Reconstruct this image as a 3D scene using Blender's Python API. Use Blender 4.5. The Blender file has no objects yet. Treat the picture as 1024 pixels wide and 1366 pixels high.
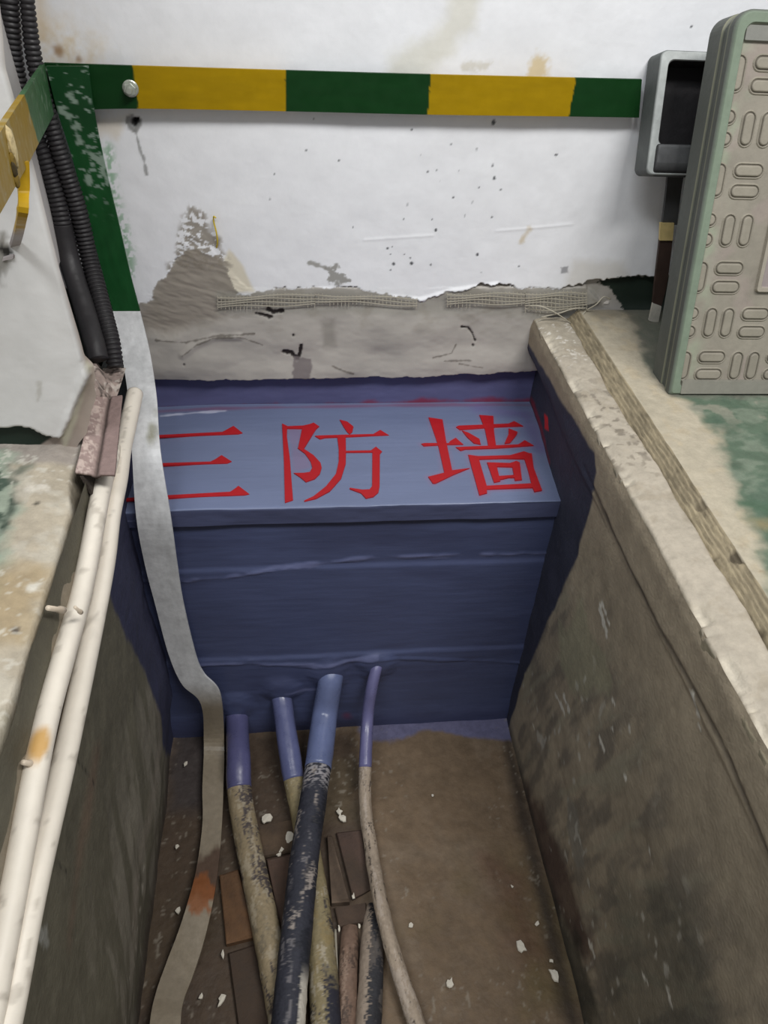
import bpy, bmesh, math, random
import numpy as np
from mathutils import Matrix, Vector

# ------------------------------------------------------------------ camera
FPX, CX, CY = 1026.0, 512.0, 683.0
RW = np.array([[0.99376032, -0.02470858, 0.1087654],
               [-0.09898101, -0.64485389, 0.75786952],
               [0.05141191, -0.76390637, -0.64327589]])   # world axes in camera axes (right, down, forward)
CAM = np.array([0.0, -1.2, 0.58])
scn = bpy.context.scene
COL = scn.collection
cam = bpy.data.cameras.new('camera'); cam_o = bpy.data.objects.new('camera', cam); COL.objects.link(cam_o)
m3 = RW @ np.diag([1, -1, -1])
M4 = Matrix([list(m3[i]) + [CAM[i]] for i in range(3)] + [[0, 0, 0, 1]])
cam_o.matrix_world = M4
cam.sensor_fit = 'AUTO'; cam.sensor_width = 36.0; cam.lens = 36.0 * FPX / 1366.0
cam.clip_start = 0.02
scn.camera = cam_o

# ------------------------------------------------------------------ light
w = bpy.data.worlds.new('room_air'); scn.world = w; w.use_nodes = True
w.node_tree.nodes['Background'].inputs[0].default_value = (0.93, 0.96, 1.0, 1)
w.node_tree.nodes['Background'].inputs[1].default_value = 0.30


def area(name, loc, target, sx, sy, energy, color):
    l = bpy.data.lights.new(name, 'AREA'); l.shape = 'RECTANGLE'; l.size = sx; l.size_y = sy
    l.energy = energy; l.color = color
    o = bpy.data.objects.new(name, l); COL.objects.link(o); o.location = loc
    d = Vector(target) - Vector(loc); o.rotation_euler = d.to_track_quat('-Z', 'Y').to_euler()
    return o


area('ceiling_tube_near', (0.85, -1.45, 2.1), (0.2, -0.2, 0), 1.2, 0.25, 43, (1.0, 0.985, 0.965))
area('ceiling_tube_far', (-0.75, -1.6, 2.2), (0.1, -0.2, 0), 1.2, 0.3, 27, (0.95, 0.98, 1.0))
scn.view_settings.view_transform = 'Standard'; scn.view_settings.look = 'None'
scn.view_settings.gamma = 1; scn.view_settings.use_curve_mapping = False
scn.view_settings.exposure = 0.0


# ------------------------------------------------------------------ helpers: geometry from the survey photo
def ray(px, py): return RW @ np.array([px - CX, py - CY, FPX])


def at(px, py, axis, val):
    r = ray(px, py); s = (val - CAM[axis]) / r[axis]; return CAM + s * r


def hit(px, py, o, n):
    r = ray(px, py); return CAM + r * (((o - CAM) @ n) / (r @ n))


def depth(p): return float((RW.T @ (np.asarray(p, float) - CAM))[2])


def pl(pts, axis, val):
    k = [i for i in range(3) if i != axis]
    return [tuple(at(x, y, axis, val)[k]) for x, y in pts]


def lin(c):
    c = np.asarray(c, float) / 255.0
    return np.where(c <= 0.04045, c / 12.92, ((c + 0.055) / 1.055) ** 2.4)


_rng = np.random.RandomState(7)
_T = [_rng.rand(256, 256) for _ in range(12)]


def vn(x, y, s=0):
    T = _T[s % 12]
    xi = np.floor(x).astype(int); yi = np.floor(y).astype(int)
    fx = x - xi; fy = y - yi
    fx = fx * fx * (3 - 2 * fx); fy = fy * fy * (3 - 2 * fy)
    a = T[xi & 255, yi & 255]; b = T[(xi + 1) & 255, yi & 255]
    c = T[xi & 255, (yi + 1) & 255]; d = T[(xi + 1) & 255, (yi + 1) & 255]
    return (a * (1 - fx) + b * fx) * (1 - fy) + (c * (1 - fx) + d * fx) * fy


def fbm(x, y, f, o=4, s=0):
    r = 0.0; a = 0.5; t = 0.0
    for i in range(o):
        r = r + a * vn(x * f + 17.3 * i, y * f + 9.1 * i, s + i); t += a; a *= 0.55; f *= 2.03
    return r / t


def ss(a, b, x):
    t = np.clip((x - a) / (b - a), 0, 1); return t * t * (3 - 2 * t)


def seg_dist(U, V, pts, closed):
    d = np.full(U.shape, 1e9)
    n = len(pts)
    for i in range(n if closed else n - 1):
        ax, ay = pts[i]; bx, by = pts[(i + 1) % n]
        ex, ey = bx - ax, by - ay; L2 = ex * ex + ey * ey + 1e-12
        t = np.clip(((U - ax) * ex + (V - ay) * ey) / L2, 0, 1)
        d = np.minimum(d, (U - ax - t * ex) ** 2 + (V - ay - t * ey) ** 2)
    return np.sqrt(d)


def pm(U, V, pts, soft=0.002, n=0.0):
    """soft polygon mask; n shifts the outline (noise, metres)"""
    out = np.zeros(U.shape)
    mg = soft * 3 + float(np.max(np.abs(n))) + 0.002
    P = np.array(pts)
    sel = (U > P[:, 0].min() - mg) & (U < P[:, 0].max() + mg) & (V > P[:, 1].min() - mg) & (V < P[:, 1].max() + mg)
    if not sel.any(): return out
    u = U[sel]; v = V[sel]
    ins = np.zeros(u.shape, bool); k = len(pts)
    for i in range(k):
        ax, ay = pts[i]; bx, by = pts[(i + 1) % k]
        if ay == by: continue
        c = ((ay > v) != (by > v)) & (u < (bx - ax) * (v - ay) / (by - ay) + ax)
        ins ^= c
    d = seg_dist(u, v, pts, True); sd = np.where(ins, d, -d)
    nn = n[sel] if isinstance(n, np.ndarray) else n
    out[sel] = ss(-soft, soft, sd + nn)
    return out


def sm(U, V, pts, wd, soft=0.002, n=0.0):
    """soft stroke mask along a polyline"""
    out = np.zeros(U.shape); P = np.array(pts); mg = wd + soft * 3 + float(np.max(np.abs(n)))
    sel = (U > P[:, 0].min() - mg) & (U < P[:, 0].max() + mg) & (V > P[:, 1].min() - mg) & (V < P[:, 1].max() + mg)
    if not sel.any(): return out
    d = seg_dist(U[sel], V[sel], pts, False)
    nn = n[sel] if isinstance(n, np.ndarray) else n
    out[sel] = ss(-soft, soft, wd - d + nn)
    return out


def blob(U, V, c, r, soft, n=0.0):
    return ss(-soft, soft, r - np.hypot(U - c[0], V - c[1]) + n)


def mixc(c, rgb, m):
    return c * (1 - m[:, None]) + lin(rgb)[None, :] * m[:, None]


# ------------------------------------------------------------------ helpers: objects
def tag(o, label=None, cat=None, group=None, kind=None):
    if label: o['label'] = label
    if cat: o['category'] = cat
    if group: o['group'] = group
    if kind: o['kind'] = kind
    return o


def empty(name, loc, label, cat, group=None):
    o = bpy.data.objects.new(name, None); COL.objects.link(o); o.location = loc; o.empty_display_size = 0.02
    return tag(o, label, cat, group)


def link(name, me, mats, parent=None):
    o = bpy.data.objects.new(name, me); COL.objects.link(o)
    for m in (mats if isinstance(mats, (list, tuple)) else [mats]): me.materials.append(m)
    if parent is not None:
        o.parent = parent
        pw = parent.location.copy(); q = parent.parent
        while q: pw += q.location; q = q.parent
        o.location = -pw                         # meshes are written in world coordinates
    return o


def setcol(me, cols):
    a = me.color_attributes.new('Col', 'FLOAT_COLOR', 'POINT')
    c = np.ones((len(me.vertices), 4), np.float32); c[:, :3] = cols
    a.data.foreach_set('color', c.ravel())


def smooth(me, on=True):
    me.polygons.foreach_set('use_smooth', [on] * len(me.polygons))


def raw(name, verts, faces, mats, parent=None, cols=None, sm_=True, mi=None):
    me = bpy.data.meshes.new(name); me.from_pydata([tuple(v) for v in verts], [], faces)
    if cols is not None: setcol(me, cols)
    smooth(me, sm_)
    o = link(name, me, mats, parent)
    if mi is not None: me.polygons.foreach_set('material_index', mi)
    me.update()
    return o


def grid(name, us, vs, fn, mat, parent=None, flip=False, closed_u=False):
    """heightfield: fn(U,V) -> xyz (n,3), colours (n,3)"""
    U, V = np.meshgrid(us, vs); nu, nv = len(us), len(vs)
    xyz, col = fn(U.ravel(), V.ravel())
    i = np.arange(nu * nv).reshape(nv, nu)
    a = i[:-1, :-1].ravel(); b = i[:-1, 1:].ravel(); c = i[1:, 1:].ravel(); d = i[1:, :-1].ravel()
    q = np.stack([a, b, c, d] if not flip else [a, d, c, b], 1)
    me = bpy.data.meshes.new(name)
    nf = len(q)
    me.vertices.add(nu * nv); me.vertices.foreach_set('co', xyz.astype(np.float32).ravel())
    me.loops.add(nf * 4); me.loops.foreach_set('vertex_index', q.astype(np.int32).ravel())
    me.polygons.add(nf); me.polygons.foreach_set('loop_start', np.arange(0, nf * 4, 4, dtype=np.int32))
    me.polygons.foreach_set('loop_total', np.full(nf, 4, np.int32))
    me.update(calc_edges=True); me.validate()
    setcol(me, col); smooth(me)
    return link(name, me, mat, parent)


def axis(*segs):
    """axis((start, step), (start, step), ..., end): samples with a step of its own per stretch"""
    out = []
    for k in range(len(segs) - 1):
        a, st = segs[k]; b = segs[k + 1][0] if isinstance(segs[k + 1], tuple) else segs[k + 1]
        out.append(np.linspace(a, b, max(2, int(abs(b - a) / st) + 1))[:-1])
    out.append(np.array([segs[-1]])); return np.concatenate(out)


def crom(P, n):
    P = np.asarray(P, float); out = []
    Q = np.vstack([2 * P[0] - P[1], P, 2 * P[-1] - P[-2]])
    for i in range(1, len(Q) - 2):
        for t in np.linspace(0, 1, n, endpoint=False):
            a, b, c, d = Q[i - 1], Q[i], Q[i + 1], Q[i + 2]
            out.append(0.5 * ((2 * b) + (c - a) * t + (2 * a - 5 * b + 4 * c - d) * t * t + (3 * b - a - 3 * c + d) * t ** 3))
    out.append(P[-1]); return np.array(out)


def tube(name, path, rad, mat, parent=None, seg=14, colfn=None, rough=0.0, caps=True, sm_=True):
    path = np.asarray(path, float); n = len(path)
    rad = np.full(n, rad) if np.isscalar(rad) else np.asarray(rad, float)
    T = np.gradient(path, axis=0); T /= np.linalg.norm(T, axis=1)[:, None]
    u = np.cross(T[0], [0.13, 0.2, 1.0]); u /= np.linalg.norm(u)
    V = []; S = []; A = []
    ln = np.concatenate([[0], np.cumsum(np.linalg.norm(np.diff(path, axis=0), axis=1))])
    for i in range(n):
        u = u - T[i] * (u @ T[i]); u /= np.linalg.norm(u); v = np.cross(T[i], u)
        for k in range(seg):
            a = 2 * math.pi * k / seg
            d = math.cos(a) * u + math.sin(a) * v
            V.append(path[i] + rad[i] * d); S.append(ln[i]); A.append(d)
    V = np.array(V); S = np.array(S); A = np.array(A)
    if rough:
        ang = np.tile(np.arange(seg) / seg * 12.0, n)
        V = V + A * ((fbm(S * 60, ang, 1.0, 3, 3) - 0.5) * rough)[:, None]
    F = []
    for i in range(n - 1):
        for k in range(seg):
            k2 = (k + 1) % seg
            F.append((i * seg + k, i * seg + k2, (i + 1) * seg + k2, (i + 1) * seg + k))
    if caps:
        F.append(tuple(range(seg))[::-1]); F.append(tuple(range((n - 1) * seg, n * seg)))
    cols = colfn(V, S, A) if colfn else None
    return raw(name, V, F, mat, parent, cols, sm_)


def ribbon(name, L, Rr, th, mat, parent=None, n=8, colfn=None, mi_fn=None):
    """flat strip between two edge curves, th thick (towards the viewer's far side)"""
    L = crom(L, n); Rr = crom(Rr, n); k = len(L)
    T = np.gradient((L + Rr) / 2, axis=0); W = Rr - L
    N = np.cross(T, W); N /= np.linalg.norm(N, axis=1)[:, None]
    cw = 14
    V = []; F = []
    for s in (0, 1):
        for j in range(cw + 1):
            V.append(L + W * (j / cw) - N * (th * (0.5 - s)))
    V = np.array(V)                                     # (2*(cw+1), k, 3)
    idx = lambda r, i: r * k + i
    mi = []
    for i in range(k - 1):
        for j in range(cw):
            F.append((idx(j, i), idx(j + 1, i), idx(j + 1, i + 1), idx(j, i + 1)))
            F.append((idx(cw + 1 + j, i), idx(cw + 1 + j, i + 1), idx(cw + 2 + j, i + 1), idx(cw + 2 + j, i)))
        F.append((idx(0, i), idx(0, i + 1), idx(cw + 1, i + 1), idx(cw + 1, i)))
        F.append((idx(cw, i), idx(2 * cw + 1, i), idx(2 * cw + 1, i + 1), idx(cw, i + 1)))
    for i in (0, k - 1):
        for j in range(cw): F.append((idx(j, i), idx(cw + 1 + j, i), idx(cw + 2 + j, i), idx(j + 1, i)))
    VV = V.reshape(-1, 3)
    o = raw(name, VV, F, mat, parent, colfn(VV) if colfn else None, False)
    bm = bmesh.new(); bm.from_mesh(o.data); bmesh.ops.recalc_face_normals(bm, faces=bm.faces); bm.to_mesh(o.data); bm.free()
    return o


def box(name, lo, hi, mat, parent=None, bev=0.0, colfn=None, seg=2):
    bm = bmesh.new(); bmesh.ops.create_cube(bm, size=1)
    lo = np.array(lo); hi = np.array(hi)
    for v in bm.verts: v.co = Vector((lo + hi) / 2 + np.array(v.co) * (hi - lo))
    if bev: bmesh.ops.bevel(bm, geom=bm.edges[:], offset=bev, segments=seg, affect='EDGES')
    me = bpy.data.meshes.new(name); bm.to_mesh(me); bm.free()
    if colfn: setcol(me, colfn(np.array([v.co for v in me.vertices])))
    smooth(me, False)
    return link(name, me, mat, parent)


def prism(name, pts, nrm, th, mat, parent=None, bev=0.0, jitter=0.0, cols=None):
    """polygon (3-D points on a plane) pushed out by th along nrm"""
    bm = bmesh.new(); nrm = Vector(nrm)
    vs = [bm.verts.new(Vector(p)) for p in pts]
    f = bm.faces.new(vs); bmesh.ops.recalc_face_normals(bm, faces=[f])
    r = bmesh.ops.extrude_face_region(bm, geom=[f])
    for g in r['geom']:
        if isinstance(g, bmesh.types.BMVert): g.co += nrm * th
    bmesh.ops.recalc_face_normals(bm, faces=bm.faces)
    if bev:
        top = [e for e in bm.edges if all(fc.normal.dot(nrm) > 0.5 or abs(fc.normal.dot(nrm)) < 0.5 for fc in e.link_faces)
               and any(fc.normal.dot(nrm) > 0.9 for fc in e.link_faces)]
        bmesh.ops.bevel(bm, geom=top, offset=bev, segments=2, affect='EDGES')
    bmesh.ops.triangulate(bm, faces=[fc for fc in bm.faces if len(fc.verts) > 4])
    me = bpy.data.meshes.new(name); bm.to_mesh(me); bm.free()
    if cols is not None: setcol(me, np.tile(lin(cols), (len(me.vertices), 1)))
    return link(name, me, mat, parent)


# ------------------------------------------------------------------ materials
def mat(name, rgb=None, rough=0.7, spec=0.35, bump=0.25, bscale=180, var=0.12, vscale=60, metal=0.0, stretch=None, rvar=0.12, bdist=0.003):
    m = bpy.data.materials.new(name); m.use_nodes = True
    nt = m.node_tree; N = nt.nodes; Lk = nt.links
    b = N['Principled BSDF']
    tc = N.new('ShaderNodeTexCoord'); src = tc.outputs['Object']
    if stretch:
        mp = N.new('ShaderNodeMapping'); mp.inputs['Scale'].default_value = stretch
        Lk.new(src, mp.inputs['Vector']); src = mp.outputs['Vector']
    if rgb is None:
        a = N.new('ShaderNodeAttribute'); a.attribute_name = 'Col'; base = a.outputs['Color']
    else:
        a = N.new('ShaderNodeRGB'); a.outputs[0].default_value = (*lin(rgb), 1); base = a.outputs[0]
    n1 = N.new('ShaderNodeTexNoise'); n1.inputs['Scale'].default_value = vscale; n1.inputs['Detail'].default_value = 6
    n1.inputs['Roughness'].default_value = 0.65
    Lk.new(src, n1.inputs['Vector'])
    mr = N.new('ShaderNodeMapRange'); mr.inputs[1].default_value = 0.25; mr.inputs[2].default_value = 0.75
    mr.inputs[3].default_value = 1 - var; mr.inputs[4].default_value = 1 + var
    Lk.new(n1.outputs['Fac'], mr.inputs[0])
    mx = N.new('ShaderNodeVectorMath'); mx.operation = 'SCALE'
    Lk.new(base, mx.inputs[0]); Lk.new(mr.outputs[0], mx.inputs['Scale'])
    Lk.new(mx.outputs[0], b.inputs['Base Color'])
    b.inputs['Metallic'].default_value = metal
    b.inputs['Specular IOR Level'].default_value = spec
    r2 = N.new('ShaderNodeMapRange'); r2.inputs[1].default_value = 0.3; r2.inputs[2].default_value = 0.7
    r2.inputs[3].default_value = max(0.05, rough - rvar); r2.inputs[4].default_value = min(1, rough + rvar)
    Lk.new(n1.outputs['Fac'], r2.inputs[0]); Lk.new(r2.outputs[0], b.inputs['Roughness'])
    if bump:
        n2 = N.new('ShaderNodeTexNoise'); n2.inputs['Scale'].default_value = bscale; n2.inputs['Detail'].default_value = 5
        Lk.new(src, n2.inputs['Vector'])
        bp = N.new('ShaderNodeBump'); bp.inputs['Strength'].default_value = bump; bp.inputs['Distance'].default_value = bdist
        Lk.new(n2.outputs['Fac'], bp.inputs['Height']); Lk.new(bp.outputs[0], b.inputs['Normal'])
    return m


M_plaster = mat('painted_plaster', rough=0.6, var=0.035, vscale=40, bump=0.12, bscale=90)
M_conc = mat('concrete', rough=0.8, var=0.16, vscale=70, bump=0.35, bscale=220)
M_floor = mat('trench_floor_grime', rough=0.6, var=0.22, vscale=55, bump=0.3, bscale=160)
M_blue = mat('blue_waterproof_paint', rough=0.42, spec=0.5, var=0.07, vscale=30, bump=0.22, bscale=110, stretch=(0.10, 1, 1))
M_red = mat('red_spray_paint', (166, 22, 30), rough=0.5, var=0.06, vscale=50, bump=0.05)
M_bar = mat('enamel_bar_paint', rough=0.5, spec=0.2, var=0.06, vscale=60, bump=0.06, bscale=60)
M_galv = mat('galvanised_steel', rough=0.42, metal=0.0, spec=.6, var=0.16, vscale=90, bump=0.1, bscale=150)
M_steel = mat('zinc_bolt_steel', (185, 190, 180), rough=0.4, metal=0.6, var=0.1)
M_cond = mat('black_plastic', (38, 36, 38), rough=0.55, spec=0.45, var=0.12, vscale=80, bump=0.1)
M_pvc = mat('white_pvc', rough=0.45, spec=0.45, var=0.04, vscale=60, bump=0.04)
M_sleeve = mat('blue_painted_sheath', rough=0.33, spec=0.55, var=0.07, vscale=60, bump=0.12, bscale=90)
M_cable = mat('dirty_cable_sheath', rough=0.7, var=0.16, vscale=110, bump=0.35, bscale=190)
M_cover = mat('moulded_cover_plate', rough=0.62, var=0.09, vscale=80, bump=0.15, bscale=150)
M_brack = mat('moulded_dark_plastic', rough=0.6, var=0.14, vscale=100, bump=0.15)
M_flake = mat('plaster_flake', (212, 205, 190), rough=0.9, var=0.06)
M_fibre = mat('fibreglass_strand', (172, 166, 150), rough=0.8, var=0.1)
M_brick = mat('old_brick', rough=0.8, var=0.2, vscale=70, bump=0.4)
M_yellow = mat('yellow_plastic', (205, 180, 40), rough=0.5, var=0.05)
M_mort = mat('rough_mortar', rough=0.9, var=0.14, vscale=120, bump=0.5, bscale=260)

# ================================================================== SETTING
ZF = -0.742          # trench floor
XL, XR = -0.255, 0.408
YB = -0.29           # front of the barrier block


def bw(pts): return pl(pts, 1, 0.0)


plaster_edge = [(60, 470), (150, 440), (186, 402), (196, 398), (203, 396), (207, 378), (222, 362), (234, 347), (244, 336), (262, 330), (280, 336),
                (296, 342), (306, 356), (318, 388), (345, 384), (400, 380), (450, 377), (478, 381), (498, 388),
                (515, 389), (540, 393), (560, 397), (575, 392), (592, 386), (612, 384), (640, 378), (665, 376), (690, 382),
                (740, 382), (790, 372), (815, 368), (850, 367), (900, 366), (1200, 364)]
white_poly = bw(plaster_edge + [(1900, 360), (1900, -1200), (-900, -1200), (-900, 500)])
mort_poly = bw([(190, 395), (207, 372), (232, 346), (250, 330), (280, 334), (304, 352), (330, 380), (720, 378), (780, 380), (800, 400), (730, 420), (722, 432),
                (714, 488), (560, 496), (450, 497), (330, 500), (195, 500), (150, 520), (150, 420)])
blue_poly = bw([(120, 498), (205, 500), (330, 500), (450, 497), (560, 497), (640, 494), (716, 488), (760, 488), (800, 900), (100, 900)])
SPECKS = [(656, 161, 4), (548, 170, 2), (569, 226, 2), (581, 225, 2.4), (634, 197, 2.4), (655, 218, 2.2), (657, 235, 3.6), (666, 250, 2), (603, 260, 2.2),
          (628, 267, 2), (637, 247, 2), (585, 238, 1.6), (542, 270, 1.8), (537, 289, 1.6), (654, 286, 2.4), (618, 285, 1.6), (580, 304, 3), (635, 336, 3),
          (548, 348, 3.4), (516, 328, 2.4), (522, 326, 2), (524, 349, 3.2), (520, 357, 2), (538, 336, 2), (573, 350, 1.8), (739, 204, 2.4), (451, 211, 2),
          (408, 197, 1.8), (418, 155, 1.6), (366, 229, 2), (360, 262, 1.6), (520, 336, 1.8), (546, 341, 1.6), (610, 226, 1.4), (470, 300, 1.4), (690, 352, 1.6),
          (600, 190, 1.6), (918, 34, 2), (560, 205, 1.6), (575, 290, 1.5), (640, 360, 1.5)]


def f_back(U, V):
    X, Z = U, V
    n1 = fbm(X, Z, 30, 4, 0) - .5; n2 = fbm(X, Z, 140, 3, 3) - .5; n3 = fbm(X, Z, 9, 3, 5) - .5
    white = pm(X, Z, white_poly, 0.0012, n1 * 0.012 + n2 * 0.010)
    mort = pm(X, Z, mort_poly, 0.0025, n1 * 0.006 + n2 * 0.004)
    blue = pm(X, Z, blue_poly, 0.0010, n1 * 0.004)
    c = np.tile(lin((150, 145, 134)), (len(X), 1))
    # mortar band
    tone = (fbm(X * 0.6, Z, 22, 4, 1) - .5)
    mc = lin((168, 163, 156))[None, :] * (1 + 0.3 * tone)[:, None]
    c = mc.copy()
    smear = pm(X, Z, bw([(180, 430), (200, 385), (232, 340), (240, 300), (270, 290), (300, 340), (335, 388), (300, 420), (230, 440)]), 0.014, n1 * 0.02)
    c = mixc(c, (146, 138, 127), smear * 0.85)
    c = mixc(c, (150, 147, 138), pm(X, Z, bw([(290, 385), (550, 385), (800, 380), (790, 425), (620, 415), (290, 415)]), 0.006, n1 * .01) * 0.7)
    c = mixc(c, (138, 132, 120), ss(.54, .72, fbm(X * .6, Z, 45, 4, 6)) * ss(-.06, .02, Z) * 0.45)
    c = mixc(c, (116, 112, 104), pm(X, Z, bw([(428, 425), (446, 420), (448, 455), (430, 458)]), 0.006, n1 * .01) * 0.5)
    for pts, wd in [([(442, 480), (458, 486), (470, 490)], .0018),
                    ([(245, 466), (262, 454), (285, 445), (320, 444), (350, 455)], .0012), ([(210, 448), (250, 450), (290, 442), (340, 440)], .0015),
                    ([(575, 470), (600, 465), (606, 455)], .0012), ([(610, 478), (640, 482)], .0012), ([(590, 474), (625, 474)], .001)]:
        c = mixc(c, (96, 90, 82), sm(X, Z, bw(pts), wd, .0012, n2 * .004) * .8)
    # white skim coat
    wc = lin((232, 233, 236))[None, :] * (1 + 0.045 * n3)[:, None]
    wc = mixc(wc, (206, 178, 120), blob(X, Z, bw([(88, 66)])[0], .032, .04, n1 * .05) * (0.45 + n2) * 0.9)
    wc = mixc(wc, (150, 110, 60), blob(X, Z, bw([(80, 66)])[0], .006, .004, n1 * .012) * .8)
    wc = mixc(wc, (150, 110, 60), blob(X, Z, bw([(107, 77)])[0], .003, .003, n1 * .006) * .7)
    wc = mixc(wc, (214, 190, 150), sm(X, Z, bw([(58, 40), (55, 0), (50, -60)]), .008, .012, n1 * .01) * .6)
    wc = mixc(wc, (205, 182, 128), pm(X, Z, bw([(702, 103), (705, 80), (714, 68), (727, 76), (730, 103)]), .005, n2 * .012) * .75)
    wc = mixc(wc, (214, 212, 202), sm(X, Z, bw([(622, -10), (610, 25), (590, 55), (560, 75), (535, 92)]), .022, .014, n1 * .03) * .85)
    wc = mixc(wc, (200, 196, 184), sm(X, Z, bw([(620, 86), (646, 84)]), .006, .004, n2 * .012) * .7)
    wc = mixc(wc, (200, 186, 160), sm(X, Z, bw([(704, 302), (694, 318)]), .004, .004, n2 * .008) * .8)
    wc = mixc(wc, (214, 200, 176), pm(X, Z, bw([(126, 150), (128, 175), (160, 190), (175, 150)]), .008, n1 * .03) * .55)
    wc = mixc(wc, (215, 206, 182), pm(X, Z, bw([(300, 345), (306, 330), (325, 352), (338, 384), (305, 386)]), .004, n1 * .01) * .85)
    gp = sm(X, Z, bw([(146, 195), (150, 230), (158, 270), (168, 310), (178, 360)]), .007, .008, n1 * .01)
    wc = mixc(wc, (120, 170, 128), gp * ss(.0, .16, fbm(X, Z, 210, 2, 8) - .42) * .75)
    for x, y, r in SPECKS:
        wc = mixc(wc, (72, 74, 78), blob(X, Z, bw([(x, y)])[0], r * .00075, .0008, n2 * .002) * .95)
    wc = mixc(wc, (150, 148, 142), sm(X, Z, bw([(412, 347), (424, 351), (432, 354)]), .0028, .0015, n2 * .006) * .9)
    wc = mixc(wc, (142, 140, 134), pm(X, Z, bw([(434, 354), (446, 352), (458, 364), (466, 372), (450, 378), (438, 368)]), .002, n2 * .022) * .9)
    wc = mixc(wc, (150, 150, 154), pm(X, Z, bw([(745, 353), (756, 351), (755, 360), (746, 361)]), .0012, n2 * .004) * .9)
    wc = mixc(wc, (126, 126, 124), sm(X, Z, bw([(181, 168), (186, 190), (193, 210), (197, 229)]), .0018, .0015, n2 * .005) * .75)
    hole = blob(X, Z, bw([(180, 161)])[0], .0105, .0015, n2 * .008)
    wc = mixc(wc, (132, 132, 130), hole * .9)
    hc = blob(X, Z, bw([(181, 159)])[0], .0042, .001, n2 * .006)
    wc = mixc(wc, (20, 18, 18), hc)
    wc = mixc(wc, (208, 204, 196), pm(X, Z, bw([(750, 382), (760, 340), (830, 345), (840, 372)]), .01, n1 * .02) * .6)
    c = c * (1 - white[:, None]) + wc * white[:, None]
    fringe = np.clip(white * 4 * (1 - white), 0, 1)
    c = mixc(c, (118, 112, 100), fringe * .25)
    # brushed upper fringe of the grey smear
    br = pm(X, Z, bw([(228, 355), (238, 318), (246, 285), (256, 272), (268, 284), (288, 316), (304, 350), (270, 360)]), .006, n1 * .03)
    c = mixc(c, (140, 132, 120), br * ss(.46, .54, fbm(X * .8 + Z * .3, Z, 200, 4, 2)) * .9)
    # bitumen marks
    tar = np.maximum.reduce([sm(X, Z, bw([(341, 414), (352, 416), (360, 419)]), .0032, .001, n2 * .007), sm(X, Z, bw([(357, 409), (364, 412), (377, 411)]), .0034, .001, n2 * .007),
                             sm(X, Z, bw([(379, 463), (389, 465), (396, 473)]), .0036, .001, n2 * .005), sm(X, Z, bw([(402, 455), (398, 470)]), .0030, .001, n2 * .005),
                             blob(X, Z, bw([(391, 441)])[0], .0024, .001, n2 * .002), blob(X, Z, bw([(247, 477)])[0], .002, .001, n2 * .002),
                             sm(X, Z, bw([(614, 432), (622, 433), (628, 440), (632, 450)]), .0016, .0008, n2 * .003), blob(X, Z, bw([(629, 456)])[0], .003, .001, n2 * .004)])
    c = mixc(c, (36, 30, 28), tar)
    c = mixc(c, (112, 104, 104), pm(X, Z, bw([(391, 470), (414, 472), (416, 484), (412, 500), (390, 499)]), .002, n2 * .006) * .85)
    # dark green skirting paint on the right
    dg = pm(X, Z, bw([(796, 376), (805, 372), (830, 366), (900, 366), (1500, 362), (1500, 425), (862, 425), (836, 420), (812, 382)]), .0015, n2 * .016 + n1 * .006)
    c = mixc(c, (30, 42, 34), dg)
    c = mixc(c, (28, 36, 33), ss(-.262, -.268, X + n2 * .004) * ss(.05, .046, Z + n1 * .006))
    # blue band
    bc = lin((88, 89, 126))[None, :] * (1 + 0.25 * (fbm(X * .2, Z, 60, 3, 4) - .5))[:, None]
    red = sm(X, Z, bw([(200, 546), (380, 543), (500, 538), (600, 533), (712, 534)]), .004, .006, n1 * .02)
    bc = mixc(bc, (132, 30, 52), red * .75)
    c = c * (1 - blue[:, None]) + bc * blue[:, None]
    # relief
    lump = fbm(X, Z, 13, 2, 9)
    yo = mort * (1 - blue) * (0.010 + 0.013 * lump * ss(.03, -.04, Z) + 0.006 * ss(-.05, -.1, Z))
    yo = yo * (1 - smear) + .0105 * smear
    crv = sm(X, Z, bw([(245, 466), (262, 454), (285, 445), (320, 444)]), .004, .006) * .003
    yo = yo + crv * mort + (fbm(X * .5, Z, 40, 3, 10) - .5) * .0028 * mort * (1 - blue)
    brush = (fbm(X * .3 + .15 * Z, Z + .25 * X, 190, 2, 1) - .5) * .0018 * smear
    yo = yo + brush
    yo = np.maximum(yo, white * 0.0105 + white * (n3 * .004 + n1 * .0008))
    yo += sm(X, Z, bw([(485, 317), (530, 314), (576, 311)]), .001, .003) * .0008 + sm(X, Z, bw([(660, 305), (720, 300), (761, 296)]), .001, .003) * .0008
    yo += sm(X, Z, bw([(440, 385), (500, 392), (560, 397), (600, 385), (660, 376)]), .003, .004) * .003 * white
    yo = yo - hc * .012 - tar * .002
    yo = yo + blue * (.003 + .0016 * (fbm(X * .3, Z, 50, 3, 7) - .5))
    return np.stack([X, -yo, Z], 1), c


wall_back = grid('wall_back', axis((-0.9, .03), (-0.36, .0017), (0.62, .004), (0.8, .03), 1.6),
                 axis((-0.78, .03), (-0.2, .0020), (-0.13, .0016), (0.10, .0017), (0.16, .0026), (0.46, .03), 1.5), f_back, M_plaster)
tag(wall_back, 'white painted back wall with bare grey mortar and a blue band below', kind='structure')


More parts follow.
